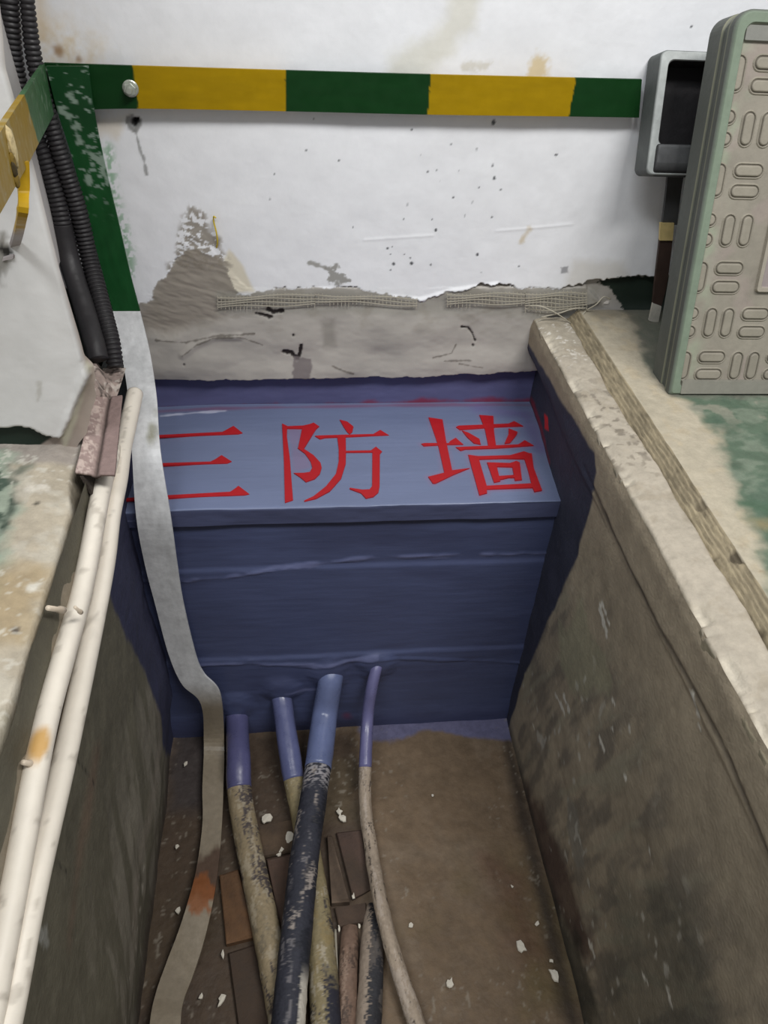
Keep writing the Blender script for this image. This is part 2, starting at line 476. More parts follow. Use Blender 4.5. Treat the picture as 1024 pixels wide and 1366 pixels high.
# fibreglass mesh left in the torn plaster edge
def mesh_strands():
    bm = bmesh.new(); rnd = random.Random(3)

    def strand(p, q, wd, nrm_off):
        p = Vector(p); q = Vector(q); d = (q - p).normalized(); s = d.cross(Vector((0, 1, 0))) * wd
        a = [p - s, p + s, q + s, q - s]
        vs = [bm.verts.new(v) for v in a] + [bm.verts.new(v + Vector((0, -.0008, 0))) for v in a]
        for f in ((4, 5, 6, 7), (0, 1, 5, 4), (1, 2, 6, 5), (2, 3, 7, 6), (3, 0, 4, 7)): bm.faces.new([vs[k] for k in f])
    for x0, x1, ya, yb, rows in [(290, 420, 397, 393, 4), (420, 556, 393, 399, 3), (596, 700, 393, 392, 4), (700, 782, 392, 391, 6)]:
        nseg = int((x1 - x0) / 5)
        for r in range(rows):
            for k in range(nseg):
                t0 = k / nseg; t1 = (k + 1) / nseg
                yo = lambda t: ya + (yb - ya) * t + r * 4.2 + 1.5 * math.sin(t * 7 + r)
                p = at(x0 + (x1 - x0) * t0, yo(t0), 1, -.0165); q = at(x0 + (x1 - x0) * t1, yo(t1), 1, -.0165)
                strand(p, q, .0007, 0)
        for k in range(nseg + 1):
            t = k / nseg; x = x0 + (x1 - x0) * t; yt = ya + (yb - ya) * t - 2 + 1.5 * math.sin(t * 7)
            p = at(x, yt + rnd.uniform(-1, 1), 1, -.0158); q = at(x + rnd.uniform(-1, 1), yt + rows * 4.2 + rnd.uniform(-1, 2), 1, -.0158)
            strand(p, q, .0005, 0)
    me = bpy.data.meshes.new('plaster_mesh'); bm.to_mesh(me); bm.free(); return me


pmesh = link('plaster_mesh', mesh_strands(), M_fibre, wall_back); pmesh['kind'] = 'stuff'
pmesh['label'] = 'grey fibreglass mesh in the torn plaster edge'
for pts in [[(706, 408, -.02), (722, 409, -.028), (742, 418, -.035), (762, 432, -.03)], [(722, 423, -.03), (745, 418, -.03), (764, 412, -.025), (781, 411, -.02)],
            [(770, 432, -.035), (775, 422, -.03), (781, 415, -.022)], [(781, 414, -.02), (795, 406, -.03), (805, 396, -.025), (814, 399, -.02)]]:
    tube('strand', crom([at(x, y, 1, yy) for x, y, yy in pts], 6), .0011, M_fibre, pmesh, 6)

# ---- trench side walls -------------------------------------------------
blue_R = pl([(690, 430), (722, 482), (745, 522), (770, 562), (796, 604), (799, 630), (795, 650), (770, 740), (735, 820), (700, 900), (676, 975), (660, 1060), (560, 1000), (560, 400)], 0, XR)
WSPK = [(800, 812, 810, 850, 6), (803, 806, 812, 832, 4), (740, 925, 752, 950, 3), (800, 985, 806, 999, 5), (814, 930, 818, 938, 3), (838, 970, 841, 977, 3), (925, 925, 930, 955, 4), (930, 965, 932, 971, 2),
        (785, 1260, 790, 1270, 6), (855, 1300, 862, 1312, 3), (888, 1320, 896, 1345, 4), (733, 1130, 735, 1133, 2), (710, 968, 712, 973, 3), (868, 1135, 872, 1155, 2), (757, 1068, 759, 1072, 2), (815, 968, 817, 975, 2), (752, 930, 758, 950, 4), (833, 1035, 836, 1039, 2)]


def rw(pts): return pl(pts, 0, XR)


def f_right(U, V):
    Y, Z = U, V
    n1 = fbm(Y, Z, 24, 4, 0) - .5; n2 = fbm(Y, Z, 130, 3, 3) - .5; n3 = fbm(Y, Z, 7, 4, 5) - .5
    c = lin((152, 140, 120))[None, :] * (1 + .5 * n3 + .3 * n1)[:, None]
    streak = fbm(Y * 2.2 + Z * .5, Z * .55, 22, 4, 6)
    c = mixc(c, (96, 91, 84), ss(.38, .68, streak) * ss(-.1, -.3, Z) * .6)
    c = mixc(c, (150, 144, 124), ss(.58, .75, fbm(Y * 2.5 + Z, Z * .5, 18, 4, 8)) * ss(-.12, -.3, Z) * .7)
    c = mixc(c, (146, 142, 118), pm(Y, Z, rw([(745, 830), (752, 850), (775, 800), (790, 850), (815, 900), (800, 930), (765, 930), (748, 890)]), .01, n1 * .05) * .75)
    c = mixc(c, (132, 128, 118), pm(Y, Z, rw([(757, 1065), (768, 1080), (780, 1160), (770, 1160), (755, 1100)]), .006, n1 * .03) * .7)
    c = mixc(c, (66, 40, 36), pm(Y, Z, rw([(700, 1040), (722, 1080), (765, 1180), (790, 1260), (780, 1300), (745, 1220), (705, 1100)]), .02, n1 * .05) * .7)
    c = mixc(c, (40, 42, 34), pm(Y, Z, rw([(740, 1210), (770, 1250), (800, 1360), (780, 1420), (755, 1350)]), .02, n1 * .04) * .7)
    c = mixc(c, (62, 66, 58), pm(Y, Z, rw([(820, 1180), (930, 1200), (960, 1366), (900, 1500), (800, 1366)]), .04, n1 * .08) * .5)
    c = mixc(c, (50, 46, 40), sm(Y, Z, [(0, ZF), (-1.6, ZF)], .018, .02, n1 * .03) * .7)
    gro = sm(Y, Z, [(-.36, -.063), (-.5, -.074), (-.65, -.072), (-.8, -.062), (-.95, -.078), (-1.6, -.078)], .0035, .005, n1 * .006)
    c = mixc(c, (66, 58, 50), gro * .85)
    for x0, y0, x1, y1, r in WSPK:
        c = mixc(c, (206, 202, 190), sm(Y, Z, rw([(x0, y0), (x1, y1)]), r * .0007, .001, n2 * .014 + n1 * .003) * .95)
    dots = ss(.80, .86, vn(Y * 90, Z * 60, 4)) * ss(.5, .6, fbm(Y, Z, 9, 2, 3)) * ss(-.2, -.35, Z)
    c = mixc(c, (190, 186, 174), dots * .6)
    bl = pm(Y, Z, blue_R, .003, n1 * .008)
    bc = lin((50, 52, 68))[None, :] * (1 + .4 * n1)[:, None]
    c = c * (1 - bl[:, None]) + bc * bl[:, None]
    red = sm(Y, Z, [(-.01, -.165), (-.12, -.165), (-.2, -.168)], .004, .006, n1 * .012)
    c = mixc(c, (140, 26, 46), red * .7 * bl)
    c = mixc(c, (190, 36, 44), pm(Y, Z, rw([(712, 552), (718, 556), (722, 575), (714, 572)]), .001, n2 * .003))
    x = XR + n3 * .006 + n1 * .002 - .004 * ss(-.085, -.07, Z) + gro * .003
    x = x + .026 * ss(-.36, .05, Y) * ss(-.05, -.10, Z)
    x = x + ss(-.02, 0.0, Z) * .004
    return np.stack([x, Y, Z], 1), c


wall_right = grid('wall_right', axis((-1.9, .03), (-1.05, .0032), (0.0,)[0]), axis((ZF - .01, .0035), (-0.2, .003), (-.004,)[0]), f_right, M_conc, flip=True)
tag(wall_right, 'stained concrete side wall of the trench on the right', kind='structure')

blue_L = pl([(120, 560), (135, 720), (150, 800), (165, 840), (190, 900), (205, 960), (208, 1000), (260, 1020), (260, 560)], 0, XL)


def lw(pts): return pl(pts, 0, XL)


def f_left(U, V):
    Y, Z = U, V
    n1 = fbm(Y, Z, 20, 4, 2) - .5; n2 = fbm(Y, Z, 120, 3, 5) - .5; n3 = fbm(Y, Z, 6, 4, 7) - .5
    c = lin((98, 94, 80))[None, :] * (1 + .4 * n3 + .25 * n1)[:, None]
    c = mixc(c, (134, 128, 116), ss(.5, .66, fbm(Y * 2 - Z, Z * .5, 16, 4, 1)) * ss(-.3, -.5, Z) * .6)
    c = mixc(c, (150, 140, 128), sm(Y, Z, lw([(200, 940), (205, 985), (192, 1060), (172, 1180), (165, 1300)]), .012, .02, n1 * .03) * .45)
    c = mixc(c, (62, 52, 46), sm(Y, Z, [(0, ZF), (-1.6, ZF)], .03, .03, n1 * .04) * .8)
    c = mixc(c, (120, 96, 80), sm(Y, Z, lw([(130, 1010), (110, 1120), (90, 1250)]), .01, .02, n1 * .03) * .5)
    c = mixc(c, (40, 36, 32), sm(Y, Z, lw([(105, 1015), (118, 1032), (130, 1052)]), .001, .001, n2 * .003) * .8)
    c = mixc(c, (40, 36, 32), sm(Y, Z, lw([(70, 1140), (78, 1152), (88, 1164)]), .0012, .001, n2 * .003) * .8)
    c = mixc(c, (150, 150, 144), pm(Y, Z, lw([(47, 1238), (62, 1236), (66, 1264), (48, 1256)]), .0015, n2 * .006) * .75)
    sp = ss(.78, .86, vn(Y * 120, Z * 80, 6)) * sm(Y, Z, lw([(180, 1170), (168, 1260), (160, 1366)]), .02, .02)
    c = mixc(c, (176, 170, 158), sp * .8)
    c = mixc(c, (30, 36, 33), ss(-.30, -.29, Y + n1 * .01) * ss(-.16, -.14, Z))
    bl = pm(Y, Z, blue_L, .006, n1 * .03)
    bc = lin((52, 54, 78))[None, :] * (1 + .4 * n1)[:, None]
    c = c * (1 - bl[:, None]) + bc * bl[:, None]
    x = XL - .03 * ss(-.34, -.16, Y) * ss(-.20, -.08, Z) + n3 * .012 + n1 * .003 + .012 * ss(-.35, -.55, Z) * ss(-.7, -.6, Z)
    return np.stack([x, Y, Z], 1), c


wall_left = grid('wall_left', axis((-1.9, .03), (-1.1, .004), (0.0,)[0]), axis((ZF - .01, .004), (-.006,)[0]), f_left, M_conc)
tag(wall_left, 'dark concrete side wall of the trench on the left', kind='structure')


# ---- trench floor ------------------------------------------------------
def fl(pts): return pl(pts, 2, ZF)


def f_floor(U, V):
    X, Y = U, V
    n1 = fbm(X, Y, 22, 4, 1) - .5; n2 = fbm(X, Y, 130, 3, 4) - .5; n3 = fbm(X, Y, 6, 4, 6) - .5
    c = lin((114, 96, 76))[None, :] * (1 + .35 * n3 + .25 * n1)[:, None]
    c = mixc(c, (124, 108, 90), ss(.52, .7, fbm(X, Y, 14, 4, 2)) * .5)
    c = mixc(c, (96, 84, 44), ss(.5, .66, fbm(X, Y, 5, 3, 9)) * ss(-.5, -.7, Y) * .45)
    dark = pm(X, Y, fl([(228, 965), (300, 970), (470, 975), (480, 1040), (470, 1130), (490, 1230), (500, 1500), (150, 1500), (200, 1100)]), .02, n1 * .05)
    c = mixc(c, (62, 50, 41), dark * .8)
    c = mixc(c, (60, 58, 62), pm(X, Y, fl([(228, 960), (285, 960), (275, 1080), (225, 1080)]), .02, n1 * .03) * .6)
    c = mixc(c, (92, 80, 60), pm(X, Y, fl([(380, 1010), (470, 1010), (480, 1090), (400, 1100)]), .015, n1 * .03) * .6)
    c = mixc(c, (88, 56, 48), pm(X, Y, fl([(640, 1140), (700, 1160), (740, 1290), (690, 1290)]), .03, n1 * .05) * .5)
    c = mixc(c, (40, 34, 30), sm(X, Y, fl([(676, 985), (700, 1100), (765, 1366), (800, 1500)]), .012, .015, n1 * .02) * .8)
    bl = pm(X, Y, fl([(226, 950), (228, 972), (330, 965), (475, 968), (480, 990), (520, 992), (560, 978), (590, 972), (625, 985), (668, 990), (690, 990), (690, 930), (226, 930)]), .006, n1 * .03)
    c = mixc(c, (96, 98, 132), bl * .85)
    spk = ss(.70, .76, fbm(X, Y, 130, 3, 7)) * ss(.5, .6, fbm(X, Y, 7, 2, 8))
    c = mixc(c, (150, 142, 128), spk * .45)
    z = ZF + n3 * .008 + n1 * .003 - .006 * dark + n2 * .0012
    return np.stack([X, Y, z], 1), c


floor_ = grid('floor', axis((XL - .02, .0032), (XR + .03,)[0]), axis((-1.9, .03), (-1.05, .0032), (0.0,)[0]), f_floor, M_floor)
tag(floor_, 'brown dirty concrete bottom of the cable trench', kind='structure')


# old bricks bedded in the floor between the cables
def brick(pts, h, rgb, k):
    q = fl(pts); nn = len(q)
    bm = bmesh.new()
    lo = [bm.verts.new((x, y, ZF - .006)) for x, y in q]
    cx = sum(x for x, y in q) / nn; cy = sum(y for x, y in q) / nn
    mid = [bm.verts.new((x, y, ZF + h - .003)) for x, y in q]
    hi = [bm.verts.new((x + (cx - x) * .08, y + (cy - y) * .06, ZF + h + .0015 * ((i * 7 + k) % 3 - 1))) for i, (x, y) in enumerate(q)]
    for A, B in ((lo, mid), (mid, hi)):
        for i in range(nn): bm.faces.new([A[i], A[(i + 1) % nn], B[(i + 1) % nn], B[i]])
    bm.faces.new(hi); bmesh.ops.recalc_face_normals(bm, faces=bm.faces)
    bmesh.ops.subdivide_edges(bm, edges=[e for e in bm.edges], cuts=3, use_grid_fill=True)
    bmesh.ops.triangulate(bm, faces=[f for f in bm.faces if len(f.verts) > 4])
    me = bpy.data.meshes.new('brick'); bm.to_mesh(me); bm.free()
    co = np.array([v.co for v in me.vertices]); n = fbm(co[:, 0], co[:, 1], 45, 4, k) - .5
    c = lin(rgb)[None, :] * (1 + .9 * n)[:, None]
    c = mixc(c, (70, 58, 48), ss(.0, .12, fbm(co[:, 0], co[:, 1], 28, 3, k + 2) - .5) * .8)
    setcol(me, c)
    return link('brick', me, M_brick, floor_)


for k, (pts, h, rgb) in enumerate([
        ([(293, 1170), (318, 1162), (342, 1252), (302, 1262)], .010, (98, 72, 50)),
        ([(355, 1148), (392, 1140), (388, 1262), (378, 1262)], .008, (84, 66, 56)),
        ([(330, 1108), (398, 1092), (400, 1136), (342, 1148)], .007, (82, 67, 53)),
        ([(436, 1118), (442, 1118), (466, 1206), (442, 1208)], .012, (104, 88, 74)),
        ([(448, 1112), (482, 1108), (494, 1188), (470, 1200)], .006, (78, 62, 54)),
        ([(304, 1272), (346, 1258), (372, 1366), (320, 1390)], .005, (68, 54, 44)),
        ([(446, 1212), (488, 1206), (490, 1232), (452, 1238)], .007, (74, 60, 50))]): brick(pts, h, rgb, k)


# ---- right-hand kerb and floor slab -----------------------------------
def z0(pts): return pl(pts, 2, 0.0)


def f_kerb(U, V):
    S, Y = U, V                                            # S: 0..1 over the inner bevel, 1..2 over the top, 2..3 down into the joint
    n1 = fbm(S * .03, Y, 40, 4, 1) - .5; n2 = fbm(S * .05, Y, 160, 3, 4) - .5; n3 = fbm(S * .04, Y, 9, 3, 6) - .5
    edge = XR - .002 + n1 * .004 + .003 * n3
    jx = .462 + .010 * (fbm(Y * 0, Y, 16, 3, 8) - .5)
    x = np.where(S < 1, edge + (S - 1) * 0 + .002 * (S), np.where(S < 2, edge + .004 + (jx - edge - .004) * (S - 1), jx + (S - 2) * .004))
    z = np.where(S < 1, -.016 + .014 * S, np.where(S < 2, -.002 + .003 * ss(1, 1.25, S) + n3 * .003, -.018 * (S - 2)))
    z = z + n2 * .0018 + n1 * .002
    chip = ss(.56, .66, fbm(Y * 0 + 3, Y, 26, 4, 2)) * ss(1.35, 1.0, S) * (S >= .5)
    z = z - chip * .006; x = x + chip * .002 * (S < 1.2)
    c = lin((170, 161, 146))[None, :] * (1 + .2 * n3 + .2 * n1)[:, None]
    c = mixc(c, (160, 152, 136), ss(-.2, -.06, Y) * .6)
    c = mixc(c, (140, 128, 108), ss(.55, .75, fbm(x, Y, 50, 4, 7)) * .35)
    c = mixc(c, (112, 104, 92), ss(.60, .68, fbm(x, Y, 90, 3, 5)) * ss(-.15, -.3, Y) * ss(-.5, -.4, Y) * .7)
    c = mixc(c, (120, 112, 92), ss(1.0, .6, S) * .9)
    c = mixc(c, (226, 218, 200), chip * .5)
    c = mixc(c, (70, 60, 48), ss(2.0, 2.5, S))
    c = mixc(c, (222, 218, 210), ss(.68, .72, fbm(x, Y, 150, 3, 2)) * ss(-.22, -.1, Y) * .6)
    return np.stack([x, Y, z], 1), c


kerb = grid('kerb', axis((0, .2), (1, .05), (2, .25), 3), axis((-1.9, .03), (-1.0, .0025), (-.012,)[0]), f_kerb, M_conc)
tag(kerb, 'cream worn concrete kerb along the right edge of the trench', kind='structure')
green_poly = z0([(868, 410), (838, 425), (850, 470), (868, 508), (905, 542), (930, 566), (958, 612), (972, 655), (985, 690), (1004, 735), (1015, 800), (1050, 900), (2600, 900), (2600, 300), (868, 396)])
dark_poly = z0([(862, 400), (800, 412), (832, 432), (848, 470), (866, 510), (892, 540), (1300, 540), (1300, 398)])


def f_slab(U, V):
    X, Y = U, V
    n1 = fbm(X, Y, 26, 4, 3) - .5; n2 = fbm(X, Y, 140, 3, 1) - .5; n3 = fbm(X, Y, 7, 4, 8) - .5
    c = lin((172, 163, 144))[None, :] * (1 + .2 * n3 + .2 * n1)[:, None]
    c = mixc(c, (176, 162, 136), ss(.55, .7, fbm(X, Y, 34, 4, 6)) * .5)
    c = mixc(c, (150, 132, 104), ss(.6, .7, fbm(X, Y, 60, 3, 2)) * ss(-.55, -.68, Y) * .6)
    g = pm(X, Y, green_poly, .012, n1 * .05)
    gc = lin((86, 103, 86))[None, :] * (1 + .35 * n1)[:, None]
    gc = mixc(gc, (124, 134, 118), ss(.45, .65, fbm(X, Y * 1.6, 30, 4, 9)) * .6)
    gc = mixc(gc, (70, 92, 76), ss(.52, .7, fbm(X, Y, 22, 4, 5)) * .7)
    gc = mixc(gc, (146, 142, 128), ss(-.42, -.30, Y) * ss(.48, .6, fbm(X, Y, 40, 3, 4)) * .7)
    gc = mixc(gc, (60, 78, 62), blob(X, Y, z0([(975, 632)])[0], .008, .006, n1 * .02) * .7)
    gc = mixc(gc, (70, 96, 74), sm(X, Y, z0([(985, 688), (1010, 690), (1060, 700)]), .008, .01, n1 * .03) * .6)
    gc = mixc(gc, (150, 132, 96), sm(X, Y, z0([(1010, 712), (1050, 715)]), .01, .012, n1 * .04) * .6)
    c = c * (1 - g[:, None]) + gc * g[:, None]
    d = pm(X, Y, dark_poly, .010, n1 * .03)
    c = mixc(c, (98, 98, 88), d * .85)
    c = mixc(c, (112, 106, 94), pm(X, Y, z0([(780, 405), (800, 412), (830, 430), (800, 440), (775, 425)]), .01, n1 * .02) * .5)
    # sloped, ridged side of the slab
    t = (X - .460) / .024
    on = X < .484
    ridge = np.where(on, (np.abs(((t * 6) % 1) - .5) - .25) * .0035, 0) * (0.6 + fbm(X * 0, Y, 40, 2, 3))
    wob = .005 * (fbm(Y * 0 + 5, Y, 14, 3, 8) - .5)
    z = np.where(on, -.012 + .026 * np.clip(t, 0, 1) ** .9, .014 + .0 * X) + ridge + n2 * .0008 + np.where(on, n1 * .002, n3 * .002)
    ng = fbm(X * 3, Y * .30, 190, 4, 5) - .5
    z = z + np.where(on, ng * .0035, 0)
    sc = lin((140, 129, 106))[None, :] * (1 + .6 * n1 + 90 * ridge + 1.1 * ng)[:, None]
    c = np.where(on[:, None], np.clip(sc, 0, 1), c)
    hole = ss(.62, .7, fbm(X * 1.5, Y, 26, 3, 6)) * on * ss(-.45, -.6, Y)
    c = mixc(c, (60, 52, 42), hole * .8)
    return np.stack([X + wob * on, Y, z - hole * .004], 1), c


slab = grid('floor_slab', axis((.460, .0011), (.486, .003), (.80, .03), 1.7), axis((-1.9, .03), (-1.0, .003), (-.010,)[0]), f_slab, M_conc)
tag(slab, 'concrete floor slab with worn green paint on the right', kind='structure')


# ---- left ledge, pillar ------------------------------------------------
def f_ledge(U, V):
    S, Y = U, V                                           # S<0: top (metres inwards); S 0..1 rounded edge and side
    X = S
    n1 = fbm(S, Y, 24, 4, 1) - .5; n2 = fbm(S, Y, 130, 3, 4) - .5; n3 = fbm(S, Y, 8, 3, 6) - .5
    edge = -.262 - .03 * ss(-.34, -.16, Y) - .014 * ss(-.50, -.43, Y) + .006 * (fbm(Y * 0, Y, 12, 3, 2) - .5)
    top = S <= 0
    x = np.where(top, edge + S, edge + .010 * np.clip(S / .04, 0, 1))
    z = np.where(top, -.006 * ss(-.03, 0, S) + n3 * .004, -.006 - S * 1.6)
    z = z + n2 * .0022 + n1 * .003 + .012 * ss(-.05, -.13, S) * ss(-.45, -.5, Y) * 0
    step = ss(-.415, -.40, Y + n1 * .01) * top
    c = lin((170, 160, 142))[None, :] * (1 + .3 * n3 + .3 * n1)[:, None]
    c = mixc(c, (186, 180, 166), ss(.52, .66, fbm(x, Y, 30, 4, 9)) * .6)
    c = mixc(c, (148, 140, 134), step * .8)
    g = pm(x, Y, z0([(-60, 590), (20, 612), (30, 640), (22, 690), (0, 760), (-60, 900)]), .010, n1 * .05)
    gc = lin((142, 152, 136))[None, :] * (1 + .4 * n1)[:, None]
    gc = mixc(gc, (40, 62, 50), ss(.55, .64, fbm(x, Y, 40, 4, 7)) * .85)
    c = c * (1 - g[:, None]) + gc * g[:, None]
    c = mixc(c, (36, 52, 42), sm(x, Y, z0([(22, 628), (18, 670), (4, 710)]), .003, .005, n1 * .02) * g * .9)
    c = mixc(c, (150, 128, 88), pm(x, Y, z0([(-20, 760), (48, 760), (46, 800), (30, 850), (-20, 870)]), .016, n1 * .05) * .6)
    c = mixc(c, (206, 202, 190), sm(x, Y, z0([(52, 770), (42, 782)]), .005, .004, n2 * .02) * .9)
    c = mixc(c, (208, 202, 190), sm(x, Y, z0([(44, 652), (56, 650)]), .006, .005, n2 * .02) * .7)
    c = mixc(c, (80, 76, 66), blob(x, Y, z0([(48, 672)])[0], .004, .002, n2 * .006))
    c = mixc(c, (84, 76, 68), blob(x, Y, z0([(20, 838)])[0], .005, .002, n2 * .006))
    ci = blob(x, Y, z0([(-5, 1000)])[0], .045, .004, n1 * .01)
    c = mixc(c, (150, 144, 126), ci * .6)
    c = mixc(c, (122, 112, 96), ss(0.004, .02, S) * .8)
    c = mixc(c, (30, 36, 33), ss(-.255, -.245, Y + n1 * .02))
    c = mixc(c, (206, 202, 190), ss(.66, .71, fbm(x, Y, 140, 3, 2)) * ss(.5, .6, fbm(x, Y, 12, 2, 3)) * top * .5)
    return np.stack([x, Y, z], 1), c


ledge = grid('ledge', axis((-.7, .03), (-.18, .003), (0, .006), .075), axis((-1.9, .03), (-1.0, .0032), (-.0,)[0]), f_ledge, M_conc)
tag(ledge, 'worn concrete ledge along the left edge of the trench', kind='structure')

PY = -.372
pil = [(-260, -900), (-4, 50 - 90), (8, 90), (45, 220), (80, 360), (112, 482), (119, 500), (104, 535), (82, 583), (70, 581), (60, 579), (44, 568), (30, 565), (0, 567), (-260, 566)]
pil_u = pl(pil, 1, PY)
core_u = pl([(106, 466), (124, 486), (128, 520), (112, 580), (92, 618), (78, 612), (60, 606), (-260, 606), (-260, 470)], 1, PY)


def f_pil(U, V):
    X, Z = U, V
    n1 = fbm(X, Z, 26, 4, 0) - .5; n2 = fbm(X, Z, 140, 3, 3) - .5; n3 = fbm(X, Z, 9, 3, 5) - .5
    wht = pm(X, Z, pil_u, .0015, n1 * .006 * ss(.12, .05, Z))
    c = lin((158, 146, 136))[None, :] * (1 + .3 * n1)[:, None]
    rim = pm(X, Z, pl([(112, 482), (121, 490), (106, 545), (86, 606), (78, 583)], 1, PY), .003, n1 * .006)
    c = mixc(c, (186, 184, 164), rim * .8)
    c = mixc(c, (28, 42, 34), pm(X, Z, pl([(-200, 560), (60, 560), (72, 586), (40, 604), (-200, 608)], 1, PY), .002, n1 * .008))
    wc = lin((206, 205, 203))[None, :] * (1 + .06 * n3)[:, None]
    wc = mixc(wc, (196, 188, 180), ss(.5, .68, fbm(X, Z, 12, 4, 4)) * ss(.18, .05, Z) * .7)
    wc = mixc(wc, (120, 116, 108), pm(X, Z, pl([(-10, 300), (15, 312), (14, 350), (4, 372), (-20, 380)], 1, PY), .004, n2 * .02 + n1 * .01) * .85)
    wc = mixc(wc, (34, 32, 30), blob(X, Z, pl([(10, 331)], 1, PY)[0], .006, .002, n2 * .012))
    wc = mixc(wc, (160, 156, 146), sm(X, Z, pl([(55, 508), (52, 530)], 1, PY), .002, .002, n2 * .006) * .5)
    c = c * (1 - wht[:, None]) + wc * wht[:, None]
    y = PY + .004 - wht * .011 - n3 * .004 - n1 * .0015 - rim * .002
    y = y + .06 * ss(.04, -.0, X + .235 - .0 * Z) * 0
    # outline: right edge of plaster / core
    return np.stack([X, y, Z], 1), c


def pillar():
    out = pl([(-4, -40), (8, 90), (45, 220), (80, 360), (112, 476), (124, 488), (128, 520), (113, 580), (92, 618)], 1, PY)[::-1]
    zz = [p[1] for p in out]; xx = [p[0] for p in out]

    def f(S_, Z):
        edge = np.interp(Z, zz, xx) + (fbm(Z * 0, Z, 60, 3, 2) - .5) * .006 * ss(.14, .10, Z)
        X = edge - S_
        return f_pil(X, Z)
    return grid('wall_left_pillar', axis((0.62, .04), (.24, .0026), (0.0,)[0]), axis((-.012, .0026), (.13, .004), (.5, .03), 1.5), f, M_plaster)


pillar_o = pillar(); tag(pillar_o, 'white plastered wall end on the left with a broken lower corner', kind='structure')
# return face of the wall end, splayed away behind it
ret = []
e = pl([(-4, -40), (8, 90), (45, 220), (80, 360), (112, 482)], 1, PY)
cols_r = []
prof = [(0.0, 0.002), (-.008, .02), (-.03, .05), (-.075, .12), (-.09, .34)]
E_ = np.array([(x - .0015, z) for x, z in [(e[0][0], 1.5)] + e])
E_ = np.array([E_[i] + (E_[i + 1] - E_[i]) * t for i in range(len(E_) - 1) for t in np.linspace(0, 1, 10, endpoint=False)] + [E_[-1]])
V = []; F = []
for x, z in E_:
    for dx, dy in prof: V.append((x + dx, PY + dy, z))
npf = len(prof)
for i in range(len(E_) - 1):
    for k in range(npf - 1): F.append((i * npf + k, i * npf + k + 1, (i + 1) * npf + k + 1, (i + 1) * npf + k))
Va = np.array(V)
wr = raw('wall_left_return', Va, F, M_plaster, None, np.tile(lin((196, 192, 190)), (len(V), 1)))
tag(wr, 'splayed side face of the white wall end behind the conduits', kind='structure')
# mortar heap at the foot of the conduits
hp = [at(x, y, 2, .012) for x, y in [(108, 484), (126, 474), (140, 492), (137, 524), (120, 530)]]


def heap(name, pts, h, m, rgb, parent, k=0):
    P = np.array(pts)[:, :2]; cx, cy = P.mean(0)
    us = np.arange(P[:, 0].min() - .01, P[:, 0].max() + .01, .0022); vs = np.arange(P[:, 1].min() - .01, P[:, 1].max() + .01, .0022)

    def f(U, V):
        n = fbm(U, V, 70, 4, k) - .5; n2 = fbm(U, V, 200, 2, k + 3) - .5
        msk = pm(U, V, [tuple(p) for p in P], .012, n * .02)
        c = lin(rgb)[None, :] * (1 + .7 * n)[:, None]
        c = mixc(c, (60, 54, 48), ss(.08, .2, n2) * .8); c = mixc(c, (214, 206, 196), ss(.6, .68, fbm(U, V, 120, 3, k + 1)) * .6)
        return np.stack([U, V, -.014 + msk * (h + n * .016 + n2 * .002)], 1), c
    return grid(name, us, vs, f, m, parent)


heap('mortar_heap', hp, .030, M_mort, (158, 142, 134), ledge)

# ================================================================== THINGS
# ---- fire barrier block -------------------------------------------------
ZT = -0.173
fb = empty('barrier_block', (0.08, YB, ZF), 'blue painted barrier block across the trench with three red characters', 'barrier')


def f_front(U, V):
    X, Z = U, V
    n1 = fbm(X * .5, Z, 26, 4, 1) - .5; n2 = fbm(X * .2, Z, 110, 3, 4) - .5; n3 = fbm(X, Z, 6, 3, 6) - .5
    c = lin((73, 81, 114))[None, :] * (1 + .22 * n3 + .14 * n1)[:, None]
    c = mixc(c, (54, 57, 84), ss(.5, .7, fbm(X * .3, Z, 12, 4, 8)) * .35)
    fp = lambda pts: pl(pts, 1, YB)
    for pts, wd in [([(235, 770), (300, 768), (420, 752), (520, 742), (740, 738)], .0025), ([(270, 882), (330, 880), (420, 884), (500, 870)], .002), ([(380, 918), (440, 912)], .002)]:
        c = mixc(c, (132, 136, 176), sm(X, Z, fp(pts), wd, .003, n2 * .02) * .3)
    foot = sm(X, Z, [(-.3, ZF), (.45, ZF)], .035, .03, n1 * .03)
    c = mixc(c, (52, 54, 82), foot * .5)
    c = mixc(c, (110, 40, 62), blob(X, Z, fp([(462, 948)])[0], .008, .008, n1 * .02) * .6)
    y = YB + .003 * n3 + .0007 * n2 - .006 * foot
    for pts, wd in [([(150, 775), (300, 768), (420, 752), (520, 742), (760, 736)], .003), ([(200, 886), (330, 880), (420, 884), (500, 872), (700, 880)], .003)]:
        y = y - sm(X, Z, fp(pts), wd * .6, .004, n2 * .018 + n1 * .004) * .0022
    y = y - .0035 * ss(-.30, -.31, Z + n1 * .004) - .004 * ss(-.52, -.53, Z + n1 * .008)
    # cable entries are packed with a lump of paste
    for px, py in [(316, 935), (373, 915), (440, 893), (502, 883)]:
        q = at(px, py, 1, YB); y = y - .008 * blob(X, Z, (q[0], q[2] - .004), .030, .016, n1 * .02)
    return np.stack([X, y, Z], 1), c


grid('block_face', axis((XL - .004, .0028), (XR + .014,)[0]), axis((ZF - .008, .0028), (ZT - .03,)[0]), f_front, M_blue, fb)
CAPLIP = .034


